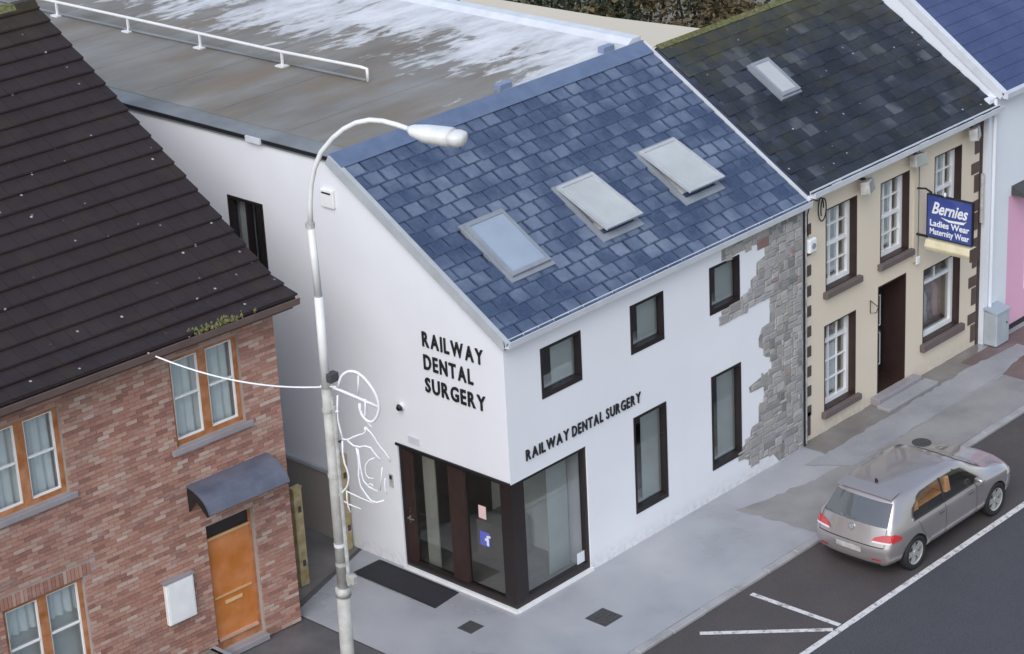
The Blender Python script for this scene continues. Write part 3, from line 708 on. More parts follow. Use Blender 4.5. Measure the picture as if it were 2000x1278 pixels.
MB().tube([(9.15, FY-.03, 5.1), (8.95, FY-.03, 5.2), (8.8, FY-.03, 4.9), (8.82, FY-.03, 4.45)], .012, 6).build('lead', 'rubber', cc)
cp = root('conduit', (12.58, FY, 2.7), 'thin brown conduit running down the cream wall by the hanging sign', 'conduit')
MB().tube([(12.66, FY-.03, 5.2), (12.66, FY-.03, 2.75)], .022, 8).build('pipe', 'brown', cp)
MB().box(12.50, 12.64, FY-.05, FY-.002, 2.75, 5.2).build('backing_strip', 'beige', cp)
MB().box(12.56, 12.68, FY-.09, FY-.0505, 2.68, 2.85).build('junction_box', 'whitepvc', cp, bevel=.01)
br = root('wall_bracket', (11.05, FY, 2.2), 'small scrolled wire bracket beside the shop door', 'bracket')
MB().tube([(11.0, FY-.01, 2.38), (11.0, FY-.01, 2.10), (11.0, FY-.16, 2.14), (11.0, FY-.2, 2.28), (11.0, FY-.01, 2.38)], .012, 6).build('wire', 'brown', br)
# hanging sign
hs_ = root('hanging_sign', (12.6, FY, 3.9), 'blue hanging sign with white script Bernies on the cream house', 'sign')
MB().box(12.57, 12.63, -1.30, -.21, 3.38, 4.31).build('board', 'signblue', hs_)
MB().wall([(0, 0)]*0+rect(-1.305, -.205, 3.375, 4.315), [rect(-1.285, -.225, 3.395, 4.295)], 0, .01)
MB(gmap).wall(rect(-1.306, -.204, 3.374, 4.316), [rect(-1.288, -.222, 3.392, 4.298)], 12.562, 12.6385).build('board_edge', 'black', hs_)
def sign_text(t_, y0, y1, z0, h, shear=0, bold=.02):
    me = text_mesh(t_, h, .003, bold*h, shear); b_ = bounds(me); k_ = (y0-y1)/(b_[1]-b_[0])
    for v in me.vertices: v.co = Vector((12.5655-v.co.z, y0-(v.co.x-b_[0])*k_, z0+v.co.y))
    me.materials.clear(); me.materials.append(M['signwhite']); me.name = 'lettering'; me.update(); obj('lettering', me, hs_)
sign_text('Bernies', -.33, -1.20, 3.92, .36, .35, .022)
sign_text('Ladies Wear', -.29, -1.24, 3.64, .19, 0, .022)
sign_text('Maternity Wear', -.29, -1.24, 3.46, .18, 0, .022)
MB(gmap).prism([(-.55, 3.86), (-.75, 3.835), (-1.12, 3.86), (-1.18, 3.90), (-1.10, 3.805), (-.75, 3.79)], 12.558, 12.5655, 'y').build('underline', 'signwhite', hs_)
MB().tube([(12.6, FY, 4.36), (12.6, -.15, 4.40), (12.6, -.3, 4.34)], .022, 8).tube([(12.6, FY, 3.36), (12.6, -.22, 3.36)], .03, 8).build('bracket', 'black', hs_)
MB().tube([(12.6, -.62, 4.32), (12.55, -.65, 4.40), (12.5, -.68, 4.36)], .025, 6).build('spot_lamp', 'metal', hs_)
MB(gmap).prism([(12.50, 3.335), (12.72, 3.335), (12.75, 3.18), (12.66, 3.08), (12.50, 3.10), (12.45, 3.2)], -1.33, -.22, 'x').build('light_trough', 'lightcream', hs_, bevel=.015)
MB(gmap).box(-1.36, -1.331, 12.45, 12.75, 3.07, 3.34).build('trough_end', 'brown', hs_)

# ================================================================== WHITE AND PINK HOUSE
pk = root('white_pink_house', (15.12, -.05, 0), 'white house with pink lower wall and bright blue roof', 'building')
MB().box(15.125, 24, -.05, .35, 3.2, 5.62).box(15.125, 16.0, -.05, .35, 0, 3.2).build('front_wall', 'render2', pk)
MB().box(16.0005, 24, -.045, .35, 0, 3.1995).build('lower_wall', 'pink', pk)
WS = .70
MB(gmap).wall([(.351, 0), (7.4, 0), (7.4, 5.6), (3.7, 8.30), (-.2, 5.62), (-.05, 5.62), (.351, 5.62)], [], 15.39, 15.56).build('end_wall', 'render2', pk)
t2 = math.atan(WS); C2, S2 = math.cos(t2), math.sin(t2)
WP = lambda x, v, h: (x, -.22+v*C2-h*S2, 5.72+v*S2+h*C2)
WL = 3.92/C2
rf = MB(WP).box(15.42, 24, .02, WL, -.12, -.02).build('roof', 'slate_r', pk)
MB(WP).box(15.36, 15.52, -.02, WL, -.14, .03).build('verge_coping', 'gutter', pk)
for r in range(16):
    MB(WP).add([(15.53, r*.29-.02, .016), (24, r*.29-.02, .016), (24, r*.29+.30, .004), (15.53, r*.29+.30, .004), (15.53, r*.29-.02, -.01), (24, r*.29-.02, -.01)], [(0,1,2,3), (4,5,1,0)]).build('slate_course', 'slate_r', rf)
MB().add([(15.39, 3.7, 8.36), (24, 3.7, 8.36), (24, 7.6, 5.6), (15.39, 7.6, 5.6)], [(0,1,2,3)]).build('rear_roof', 'slate_r', pk)
MB(gmap).prism([(-.34, 5.63), (-.22, 5.63), (-.205, 5.75), (-.355, 5.75)], 15.36, 24, 'y').build('gutter', 'gutter', pk)
MB().tube([(15.28, -.10, 5.6), (15.28, -.10, .1)], .04, 8).build('downpipe', 'render2', pk)
MB().prism([(-.05, 3.42), (-.50, 3.26), (-.50, 3.20), (-.05, 3.22)], 16.1, 24, 'x').build('canopy', 'iron', pk)
w_ = MB().wall(rect(16.75, 17.9, .8, 2.6), [rect(16.83, 17.82, .9, 2.52)], -.08, -.046).build('window', 'whitepvc', pk)
MB().box(16.83, 17.82, -.06, -.05, .9, 2.52).build('pane', 'darkglass', w_)
MB().box(16.0, 24, -.06, -.0455, 0, .12).build('plinth', 'frame', pk)
ub = root('utility_cabinet', (15.6, -.3, 0), 'pale blue grey utility cabinet at the foot of the white wall', 'cabinet')
MB().box(15.10, 15.62, -.40, -.055, .02, .80).build('body', plain('cabinet_grey', (.38, .42, .46), .5, var=.15), ub, bevel=.02)
MB().prism([(-.42, .78), (-.055, .85), (-.055, .88), (-.42, .82)], 15.08, 15.64, 'x').build('lid', plain('cabinet_lid', (.36, .42, .48), .5), ub)
MB().tube([(15.5, -.401, .5), (15.5, -.415, .5)], .02, 8).build('lock', 'black', ub)

# ================================================================== RED BRICK HOUSE
bh = empty('brick_house', (-2.57, 2.9, 0), R(-3.7))
tag(bh, 'red brick house with dark brown tiled roof and orange timber windows', 'building')
BW = [(-2.20, -.76, 4.22, 5.82), (-5.78, -4.34, 4.22, 5.76), (-5.85, -4.30, .95, 2.66)]
BD = (-1.82, -.80, .12, 2.60)
MB().wall([(-14, 0), (-.004, 0), (-.004, 6.15), (-14, 6.15)], [rect(*q) for q in BW]+[rect(*BD)], .012, .32).build('front_wall', 'brickmortar', bh)
MB(gmap).wall([(.32, 0), (13.2, 0), (13.2, 6.1), (6.7, 10.0), (.32, 6.3)], [], -.33, -.004).build('gable_wall', 'brickmortar', bh)
MB().box(-14, -.33, 12.9, 13.2, 0, 6.1).build('rear_wall', 'brickmortar', bh)
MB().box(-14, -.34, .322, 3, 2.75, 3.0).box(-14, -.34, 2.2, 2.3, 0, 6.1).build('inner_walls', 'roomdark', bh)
# bricks: each one real; the pier by the door singly, the rest joined
bl, bhh, gp = .215, .065, .010
def bmesh_box(w, h): return MB().box(0, w, 0, .014, 0, h)
BM = [bmesh_box(bl, bhh).mesh('brick', 'brick', bevel=.003)]; BH = bmesh_box(.1025, bhh).mesh('brick', 'brick', bevel=.003)
def blocked(x0, x1, z0, z1):
    for a, b, c, d in BW+[BD]:
        if x1 > a+.003 and x0 < b-.003 and z1 > c+.003 and z0 < d-.003: return True
    return False
joined = MB(); cnt = 0
wallp = bh.children[0]
soldier = [(a-.1, b+.1, d+.012, d+.227) for a, b, c, d in BW[2:]]
for r in range(82):
    z = .01+r*.075
    if z+bhh > 6.13: break
    x = 0 if r % 2 == 0 else -.1125
    segs = [] if r % 2 == 0 else [(-.1025, 0)]
    while x > -7.6:
        segs.append((x-bl, x)); x -= .225
    for a, b in segs:
        cuts = [(a, b)]
        if blocked(a, b, z, z+bhh):
            cuts = []
            for (p, q, c, d) in BW+[BD]:
                if z+bhh > c+.003 and z < d-.003:
                    if a < p-.03 < b: cuts.append((a, p-.002))
                    if a < q+.03 < b: cuts.append((q+.002, b))
        for a2, b2 in cuts:
            if any(b2 > s0 and a2 < s1 and z+bhh > s2 and z < s3 for s0, s1, s2, s3 in soldier): continue
            dy = random.uniform(-.003, .003)
            if a2 > -.82 and cnt < 300 and z < 6.05:
                if abs(b2-a2-bl) < .01: me = BM[0]
                elif abs(b2-a2-.1025) < .02: me = BH
                else: me = bmesh_box(b2-a2, bhh).mesh('brick', 'brick', bevel=.003)
                obj('brick', me, wallp, (a2, dy, z)); cnt += 1
            else: joined.box(a2, b2, dy, dy+.014, z, z+bhh)
for s0, s1, s2, s3 in soldier:
    x = s0
    while x < s1: joined.box(x, x+.065, -.003, .012, s2, s3); x += .075
jb = joined.build('bricks', 'brick_j', wallp); jb['kind'] = 'stuff'
def timber_window(o4, curt=True):
    a, b, c, d = o4; f = .085; y0 = .085
    mid = (a+b)/2
    o = MB().wall(rect(a, b, c, d), [rect(a+f, mid-.085, c+f, d-f), rect(mid+.085, b-f, c+f, d-f)], y0, y0+.10).build('window', 'timber', bh)
    for p, q in ((a+f, mid-.085), (mid+.085, b-f)):
        MB().wall(rect(p, q, c+f, d-f), [rect(p+.024, q-.024, c+f+.024, d-f-.024)], y0+.015, y0+.06).build('casement', 'whitepvc', o)
        zb = c+(d-c)*.52
        MB().box(p+.035, q-.035, y0+.012, y0+.05, zb-.014, zb+.014).build('glazing_bar', 'whitepvc', o)
        MB().box(p+.03, q-.03, y0+.052, y0+.057, c+f+.03, d-f-.03).build('pane', 'glass', o)
    if curt:
        folds(a+.05, mid+.05, c+.03, d-.03, .26, 'curtain', o, .035, .17); folds(mid+.12, b-.03, c+.03, d-.03, .26, 'curtain', o, .035, .17)
    else:
        folds(a+.05, b-.05, d-.65, d-.03, .26, 'curtain', o, .035, .17); MB().box(a+.03, b-.03, .29, .30, c+.03, d-.6).build('blind_lit_reveal', 'blind_lit_reveal', o)
    MB().box(a-.12, b+.12, -.06, .10, c-.11, c-.003).build('sill', 'consill', o, bevel=.01)
    MB().box(b-.004, b-.001, .012, .075, c, d)
    return o
timber_window(BW[0]); timber_window(BW[1]); timber_window(BW[2], False)
a, b, c, d = BD
do = MB().wall(rect(a, b, c, d), [rect(a+.06, b-.06, c+.16, d-.06)], .10, .2).build('door', 'timber', bh)
MB().box(a+.06, b-.06, .115, .17, c+.18, d-.32).build('door_leaf', 'doororange', do)
MB().box(a+.06, b-.06, .12, .16, d-.318, d-.06).build('transom_panel', 'frame', do)
MB().box(a+.05, b-.05, .085, .1145, d-.34, d-.30).build('door_rail', plain('pale_orange', (.60, .36, .17), .5), do)
zb = c+.98
MB().box(a+.10, b-.12, .098, .1145, zb, zb+.035).build('door_rail', bpy.data.materials['pale_orange'], do)
MB().box(a+.32, b-.34, .100, .1145, zb-.16, zb-.10).build('letter_plate', plain('brass_plate', (.66, .46, .22), .35), do)
MB().box(a+.08, b-.08, .06, .1145, c+.17, c+.215).build('weather_bar', plain('pale_weather_bar', (.52, .33, .24), .5), do)
MB().box(a-.02, b+.02, -.10, .25, 0, c-.002).build('door_step', 'consill', do, bevel=.01)
# curved canopy over the door
prof = []
for k in range(9):
    t_ = k/8*R(80); prof.append((-.62*math.sin(t_)/math.sin(R(80)), 3.50-.36*(1-math.cos(t_))/(1-math.cos(R(80)))))
inn = [(y_*.94+.0, z_-.035) for y_, z_ in prof[::-1]]
cn = MB().prism(prof+inn, -2.12, -.42, 'x').build('door_canopy', 'canopy', bh)
for x in (-2.12, -.45):
    MB().prism([(-.001, 3.49), (-.30, 3.43), (-.585, 3.10), (-.52, 3.06), (-.25, 3.28), (-.001, 3.0)], x+.003, x+.03, 'x').build('canopy_bracket', 'black', cn)
mbx = MB().box(-2.82, -2.24, -.10, -.004, 1.12, 1.92).build('meter_box', 'whitepvc', bh, bevel=.015)
MB().box(-2.78, -2.28, -.108, -.1005, 1.16, 1.88).build('meter_door', 'whitepvc', mbx)
MB().box(-2.86, -2.22, -.12, -.004, 1.925, 1.95).build('meter_hood', 'consill', mbx)
# tiled roof, a kick at the eave
def tp(s):                                                       # distance up the roof -> (y, z)
    s0 = .73
    if s < s0: return (-.42+s*.96, 6.30+s*.30)
    q = s-s0; return (-.42+s0*.96+q*.865, 6.30+s0*.30+q*.502)
LR = .73+6.45/.865
y_r, z_r = tp(LR)
deck = [tp(0), tp(.73), tp(LR)]
rf = MB().prism([deck[0], deck[1], deck[2], (13.8, 6.3), (13.8, 6.18), (deck[2][0], deck[2][1]-.16), (deck[1][0], deck[1][1]-.1), (deck[0][0], deck[0][1]-.06)], -14, .20, 'x').build('roof', 'tile', bh)
gauge = .362; nC = int(LR/gauge)
for r in range(nC+1):
    s0, s1 = r*gauge-.03, min((r+1)*gauge+.03, LR)
    if s1-s0 < .1: break
    y0, z0 = tp(max(s0, -.03)); y1, z1 = tp(s1); mb = MB(); vs = []; fs = []
    n = int(14.2/.33); xo = 0 if r % 2 else .165
    for k in range(-1, n+2):
        xa, xb = .235-k*.33+xo-.165, .235-(k+1)*.33+xo-.165
        xa = min(xa, .235); xb = min(xb, .235)
        if xb < -14 or xa-xb < .05: continue
        j = random.uniform(-.004, .005); i0 = len(vs); g2 = .003
        vs += [(xa-g2, y0, z0+.075+j), (xb+g2, y0, z0+.075+j), (xb+g2, y1, z1+.012), (xa-g2, y1, z1+.012), (xa-g2, y0, z0+.042), (xb+g2, y0, z0+.042), (xa-g2, y1, z1-.03), (xb+g2, y1, z1-.03)]
        fs += [(i0, i0+1, i0+2, i0+3), (i0+4, i0+5, i0+1, i0), (i0, i0+3, i0+6, i0+4), (i0+1, i0+5, i0+7, i0+2)]
    mb.add(vs, fs).build('tile_course', 'tile', rf)
for k in range(32):
    x = .24-k*.45
    MB().prism([(y_r-.16, z_r-.05), (y_r-.08, z_r+.07), (y_r+.08, z_r+.07), (y_r+.16, z_r-.05)], x-.44, x, 'x').build('ridge_tile', 'moss' if k % 4 == 1 else 'tile', rf)
MB().prism([(-.53, 6.20), (-.40, 6.20), (-.385, 6.32), (-.41, 6.32), (-.42, 6.235), (-.51, 6.235), (-.525, 6.32), (-.55, 6.32)], -14, .20, 'x').build('gutter', plain('brown_gutter', (.13, .085, .075), .5), bh)
MB().box(-14, .16, -.38, -.002, 6.10, 6.19).build('soffit', 'brown', bh)
MB().prism([(deck[0][0], deck[0][1]-.07), (deck[1][0], deck[1][1]-.11), (6.6, deck[2][1]-.17), (6.6, deck[2][1]-.32), (deck[1][0], deck[1][1]-.26), (deck[0][0], deck[0][1]-.14)], .15, .19, 'x').build('bargeboard', 'black', bh)
# moss clump in the gutter
mo = MB()
for k in range(150):
    x = random.gauss(-1.45, .32); y = -.46+random.uniform(-.06, .12); z = 6.33+random.uniform(-.03, .05); s_ = random.uniform(.015, .045)
    mo.add([(x-s_, y, z), (x, y-s_, z), (x+s_, y, z), (x, y+s_, z), (x, y, z+s_*1.3), (x, y, z-s_)], [(0,1,4),(1,2,4),(2,3,4),(3,0,4),(1,0,5),(2,1,5),(3,2,5),(0,3,5)])
mo_ = mo.build('moss', 'moss', bh); mo_['kind'] = 'stuff'

# planter at the foot of the brick wall
pl = root('planter', (-5.05, 2.7, 0), 'dark low planter at the foot of the brick wall by the door', 'planter')
MB().prism([(-5.35, 0), (-4.62, 0), (-4.56, .34), (-5.41, .34)], 2.62, 2.98, 'y').build('trough', 'frame', pl, bevel=.015)
MB().box(-5.30, -4.66, 2.65, 2.95, .3405, .36).build('soil', 'soil', pl)
pl2 = root('doorside_slab', (-4.5, 2.55, 0), 'pale grey stone slab leaning beside the orange door', 'slab')
MB().box(-4.60, -4.50, 2.55, 2.95, -.01, .30).build('slab_stone', 'kerb', pl2, bevel=.02)
MB().box(-4.62, -4.48, 2.50, 3.0, .301, .34).build('slab_top', 'concrete_b', pl2, bevel=.01)

# alley posts
for (x, y, wd, h, nm) in ((-1.62, 3.86, .20, 1.98, 'yellow timber gate post close to the brick house'), (-.14, 4.22, .16, 1.95, 'yellow timber gate post against the white wall behind the lamp post')):
    gp_ = root('gate_post', (x, y, 0), nm, 'post', 'gate posts at the alley')
    MB().box(x-wd/2, x+wd/2, y-.05, y+.05, 0, h).build('post', 'yellowwood', gp_, bevel=.008)
    MB().box(x-wd/2-.01, x+wd/2+.01, y-.06, y+.06, h, h+.03).build('post_cap', 'yellowwood', gp_)
    for q in (.4, 1.5):
        MB().box(x-.02, x+.05, y-.058, y-.0505, q, q+.12).build('hinge', 'iron', gp_)

# ================================================================== STREET LAMP
LX, LY = -4.11, 0.0
aa = R(20); AD = Vector((math.sin(aa), -math.cos(aa), 0))
def LP(r, z, s=0): return (LX+AD.x*r+math.cos(aa)*s, LY+AD.y*r+math.sin(aa)*s, z)
lamp = root('street_lamp', (LX, LY, 0), 'tall grey street lamp with curved white arm and pale head', 'street lamp')
MB().tube([LP(0, -.05), LP(.04, 2.2)], [.122, .112], 16).build('base_column', 'oldpole', lamp, smooth=True)
MB().tube([LP(.04, 2.19), LP(.045, 2.34)], [.132, .128], 16).build('collar', 'galv', lamp, smooth=True)
MB().tube([LP(.045, 2.33), LP(.055, 5.9)], [.088, .08], 16).build('lower_pole', 'oldpole', lamp, smooth=True)
MB().tube([LP(.165, 2.40), LP(.16, 5.6)], .035, 8).build('conduit', 'galv', lamp)
MB().tube([LP(.055, 5.89), LP(.06, 7.46)], [.076, .07], 16).build('middle_pole', 'metal', lamp, smooth=True)
MB().tube([LP(.06, 7.45), LP(.03, 8.64)], [.062, .058], 16).build('upper_pole', 'metal', lamp, smooth=True)
MB().tube([LP(.03, 8.62), LP(.05, 8.97), LP(.10, 9.3), LP(.18, 9.57), LP(.32, 9.84), LP(.54, 10.08), LP(.74, 10.24), LP(.95, 10.35), LP(1.18, 10.41), LP(1.40, 10.41), LP(1.62, 10.37), LP(1.92, 10.29)], [.044]+[.04]*11, 12).build('arm', 'metal', lamp, smooth=True)
for z in (2.75, 3.1, 4.35, 5.5):
    MB().tube([LP(.05, z), LP(.05, z+.06)], .094, 14).build('strap', 'metal' if z == 3.1 else 'galv', lamp)
MB().box(LX+.02, LX+.12, LY-.30, LY-.12, 2.45, 2.6).build('terminal_box', 'oldpole', lamp, bevel=.01)
MB().tube([LP(.02, 8.60), LP(.02, 8.68)], .075, 12).build('arm_collar', 'galv', lamp)
# lamp head: a shallow boat with a lens at the tip
rings = []
for r, z, hw, ht, hb in ((1.80, 10.32, .05, .04, .05), (1.88, 10.31, .14, .075, .10), (2.10, 10.30, .19, .095, .175), (2.36, 10.29, .195, .10, .185), (2.50, 10.285, .19, .10, .18)):
    rings.append([LP(r, z+(ht if math.sin(q) > 0 else hb)*math.sin(q), hw*math.cos(q)) for q in [2*math.pi*k/14 for k in range(14)]])
def loft(rs):
    n = len(rs[0]); vs = [p for r_ in rs for p in r_]; fs = []
    for i in range(len(rs)-1):
        for j in range(n): fs.append((i*n+j, i*n+(j+1) % n, (i+1)*n+(j+1) % n, (i+1)*n+j))
    return MB().add(vs, fs+[tuple(range(n))[::-1], tuple(range((len(rs)-1)*n, len(rs)*n))])
hd = loft(rings).build('lamp_head', 'metal', lamp, smooth=True)
rings = []
for r, hw, ht, hb in ((2.5005, .185, .095, .175), (2.62, .18, .09, .165), (2.70, .14, .07, .13), (2.73, .08, .04, .07)):
    rings.append([LP(r, 10.27+(ht if math.sin(q) > 0 else hb)*math.sin(q), hw*math.cos(q)) for q in [2*math.pi*k/14 for k in range(14)]])
loft(rings).build('lamp_lens', plain('lamp_lens', (.66, .66, .65), .2), hd, smooth=True)

# Christmas rope-light frame on the post
mo = root('light_motif', LP(.2, 4.9), 'white rope light Christmas frame hung on the street lamp', 'decoration')
ML = [[(0.28, 5.95), (0.32, 6.11), (0.42, 6.23), (0.56, 6.27), (0.68, 6.23), (0.8, 6.12), (0.91, 5.96), (0.97, 5.79), (0.96, 5.62), (0.88, 5.46), (0.79, 5.41), (0.7, 5.46), (0.63, 5.57), (0.63, 5.72)], [(0.18, 5.93), (0.4, 5.87), (0.97, 5.69)], [(0.64, 6.2), (0.6, 5.84)], [(0.74, 5.81), (0.72, 5.59), (0.7, 5.46)], [(0.7, 5.46), (0.76, 5.37), (0.81, 5.32)], [(0.24, 5.8), (0.2, 5.44), (0.23, 5.22), (0.27, 5.02)], [(0.27, 5.02), (0.25, 4.69), (0.33, 4.47), (0.32, 4.29), (0.24, 4.14), (0.06, 3.99)], [(0.26, 5.05), (0.36, 5.04), (0.49, 5.13), (0.7, 5.21), (0.68, 5.31)], [(0.68, 5.31), (0.8, 5.2), (0.89, 5.03), (1.03, 4.88), (1.08, 4.76)], [(0.36, 5.04), (0.5, 4.93), (0.74, 5.01), (0.83, 4.87), (0.93, 4.77)], [(0.5, 4.93), (0.53, 4.71), (0.49, 4.32), (0.59, 4.13), (0.73, 3.97), (0.93, 4.06)], [(0.52, 4.91), (0.55, 4.45), (0.6, 4.28), (0.82, 4.19)], [(0.82, 4.8), (0.69, 4.73), (0.62, 4.57), (0.66, 4.42), (0.77, 4.43)], [(0.25, 4.13), (0.4, 4.07), (0.73, 3.97)], [(0.14, 4.01), (0.18, 3.91), (0.49, 3.83)], [(0.27, 4.13), (0.26, 3.9), (0.31, 3.75)], [(0.65, 4.29), (0.73, 4.33), (0.75, 4.25)], [(0.93, 4.64), (0.86, 4.22)], [(0.98, 4.47), (0.95, 4.26), (0.99, 4.19)]]
for i, l in enumerate(ML):
    if len(l) > 2:                                               # soften corners
        q = [l[0]]
        for p0, p1, p2 in zip(l, l[1:], l[2:]):
            q += [tuple(p1[k]*.7+p0[k]*.3 for k in (0, 1)), tuple(p1[k]*.7+p2[k]*.3 for k in (0, 1))]
        l = q+[l[-1]]
    thick = .026 if i < 2 else (.016 if i < 12 else .011)
    MB().tube([LP(r, z, (i % 3-1)*.012) for r, z in l], thick, 6).build('rope_light', 'rope', mo, smooth=True)
MB().tube([LP(.14, 5.76), LP(.14, 5.1), LP(.16, 4.6), LP(.16, 4.17)], .022, 6).build('frame_bar', 'galv', mo)
for z in (5.93, 5.5, 4.98):
    MB().tube([LP(-.04, z), LP(.24, z+.02)], .02, 6).build('fixing_arm', 'metal' if z != 4.98 else 'black', mo)
MB().box(LX-.02, LX+.16, LY-.22, LY-.08, 6.03, 6.18).build('junction_box', 'iron', mo, bevel=.01)
# cable from the brick eave to the post
A_ = Vector((-5.45, 2.72, 6.30)); B_ = Vector(LP(.12, 5.94)); pts = []
for k in range(15):
    f = k/14; p = A_.lerp(B_, f); p.z -= .30*4*f*(1-f)*.7; pts.append(tuple(p))
cb = root('overhead_cable', A_, 'thin white cable sagging from the brick eave to the street lamp', 'cable')
MB().tube(pts, .014, 6).build('cable_run', 'rope', cb)
MB().tube([tuple(A_-Vector((.0, .03, 0))), tuple(A_+Vector((0, .12, .02)))], .022, 6).build('eye_bolt', 'galv', cb)

# ================================================================== BEHIND THE HOUSES
bw = root('yard_wall', (15, 12, 0), 'pale beige boundary wall behind the flat roof', 'wall')
MB(gmap).wall([(6.2, -.1), (15.55, -.1), (15.55, 5.20), (11, 5.30), (6.2, 5.55)], [], 14.0, 15.4).build('wall_body', 'beige', bw)
MB().add([(13.9, 6.2, 5.54), (13.9, 11, 5.29), (13.9, 15.6, 5.19), (15.5, 6.2, 5.97), (15.5, 11, 5.72), (15.5, 15.6, 5.62), (15.5, 6.2, 5.0), (15.5, 15.6, 5.0)],
         [(0, 1, 4, 3), (1, 2, 5, 4), (3, 4, 5, 7, 6), (2, 5, 7)]).build('wall_coping', 'beige', bw)
ob = root('outbuilding', (17, 6.5, 0), 'whitewashed gable glimpsed above the mossy ridge', 'building')
MB(gmap).wall([(2.5, -.1), (7.7, -.1), (7.7, 5.75), (6.3, 6.5), (2.5, 6.7)], [], 17, 22).build('wall', 'render2', ob)
MB(gmap).wall([(2.4, 6.71), (6.32, 6.51), (7.85, 5.70), (7.85, 5.80), (6.36, 6.62), (2.4, 6.82)], [], 16.9, 22.1).build('roof', 'kerb', ob)
def bush(x, y, rx, h, leaf, nm, n=2600, z0=0):
    b_ = root('bush', (x, y, z0), nm, 'bush', 'bushes beyond the boundary wall')
    tr = MB()
    for k in range(5):
        a_ = k*1.3; tr.tube([(x, y, z0-.1), (x+.3*math.cos(a_)*rx, y+.3*math.sin(a_)*rx, z0+h*.4), (x+.6*rx*math.cos(a_), y+.6*rx*math.sin(a_), z0+h*.8)], [.09, .06, .02], 6)
    tr.build('stem', 'bark', b_)
    vs = []; fs = []; cl = [(random.gauss(0, .42)*rx, random.gauss(0, .42)*rx, h*(.35+.62*random.random())) for _ in range(26)]
    for k in range(n):
        c0 = random.choice(cl); s_ = random.uniform(.05, .12)
        p = Vector((x+c0[0]+random.gauss(0, .28), y+c0[1]+random.gauss(0, .28), z0+c0[2]+random.gauss(0, .25)))
        u_ = Vector((random.gauss(0, 1), random.gauss(0, 1), random.gauss(0, .6))).normalized()*s_; v_ = u_.cross(Vector((random.gauss(0, 1), random.gauss(0, 1), 1.2))).normalized()*s_*.6
        i0 = len(vs); vs += [tuple(p-u_), tuple(p-v_), tuple(p+u_), tuple(p+v_)]; fs.append((i0, i0+1, i0+2, i0+3))
    me = bpy.data.meshes.new('foliage'); me.from_pydata(vs, [], fs); me.materials.append(M[leaf]); obj('foliage', me, b_)
bush(18.2, 18.6, 1.3, 6.6, 'leaf_b', 'brown bare looking bush at the far left end of the boundary wall')
bush(18.3, 16.2, 1.5, 6.9, 'leaf_d', 'dark green bush behind the left part of the boundary wall')
bush(18.4, 13.8, 1.5, 6.8, 'leaf_d', 'dark green bush behind the middle of the boundary wall')
bush(18.2, 11.6, 1.4, 6.7, 'leaf_b', 'brownish bush between the dark green bush and the whitewashed gable')
bush(18.6, 9.6, 1.2, 6.7, 'leaf_b', 'brown twiggy bush beside the whitewashed gable')
bush(20.6, 17.4, 1.8, 7.2, 'leaf_d', 'green bush standing second row behind the left bushes')
bush(20.8, 14.6, 1.8, 7.2, 'leaf_b', 'brown bush standing second row behind the middle bushes')
bush(20.8, 11.9, 1.8, 7.2, 'leaf_d', 'green bush standing second row behind the right bushes')

# ================================================================== PARKED HATCHBACK
CX, CY, CZ = 5.74, -3.70, -.05
def mk_carpaint():
    n = N('silver_beige_paint')
    n.col(n.ramp(n.noise(1.1, 1), [(.3, (.41, .37, .365)), (.7, (.46, .42, .415))]))
    n.b.inputs['Metallic'].default_value = .65; n.rough(.33)
    n.b.inputs['Coat Weight'].default_value = 1.0; n.b.inputs['Coat Roughness'].default_value = .06; n.b.inputs['Coat IOR'].default_value = 1.6
    return n.m
M['car'] = mk_carpaint()
n = N('car_glass'); n.col((.085, .09, .095)); n.rough(.05); n.b.inputs['Specular IOR Level'].default_value = .8; n.b.inputs['Coat Weight'].default_value = 1; n.b.inputs['Coat Roughness'].default_value = .02
M['carglass'] = n.m
M['tint'] = mk_glass('car_side_glass', (.90, .88, .86), .9)
M['tan'] = plain('seat_orange_reflection', (.62, .30, .10), .7, var=.3, sc=6)  # orange glass reflection put into the seat colour
M['red'] = plain('red_lamp', (.50, .015, .025), .12, coat=1)
M['clearlamp'] = plain('clear_lamp', (.66, .64, .64), .1, coat=1)
M['seam'] = plain('panel_gap', (.02, .02, .02), .8)
M['alloy'] = plain('alloy_wheel', (.50, .50, .49), .35, metal=.5)
# control grid: rows from the tail round to the nose, columns from the floor to the roof centre
G = []
def row(xs, ys, zs): G.append([(x, y, z) for x, y, z in zip(xs, ys, zs)])
Y = lambda k: [0]+[k*v for v in (.70, .80, .83, .81, .785, .655, .575)]+[0]
zr_ = [.20, .22, .36, .62, .86, 1.02, 1.36, 1.455, 1.50]
row([-.60, -.74, -.84, -.85, -.76, -.71, -.41, -.32, -.10], [0]*9, zr_)
row([-.60, -.73, -.83, -.84, -.75, -.70, -.40, -.31, -.10], Y(.62), zr_)
row([-.58, -.66, -.74, -.75, -.67, -.61, -.34, -.26, -.06], Y(.97), [.20, .22, .36, .62, .86, 1.01, 1.35, 1.445, 1.49])
row([-.40, -.42, -.46, -.46, -.42, -.40, -.16, -.10, .05], [0, .76, .865, .90, .88, .84, .70, .615, 0], [.20, .22, .36, .62, .87, 1.00, 1.36, 1.46, 1.505])
row([.15, .15, .15, .15, .15, .15, .32, .36, .40], [0, .78, .885, .915, .895, .845, .715, .63, 0], [.20, .21, .34, .62, .88, .99, 1.385, 1.485, 1.515])
row([.85, .85, .85, .85, .85, .85, .88, .90, .92], [0, .78, .885, .91, .89, .845, .72, .635, 0], [.20, .20, .33, .62, .875, .975, 1.40, 1.497, 1.525])
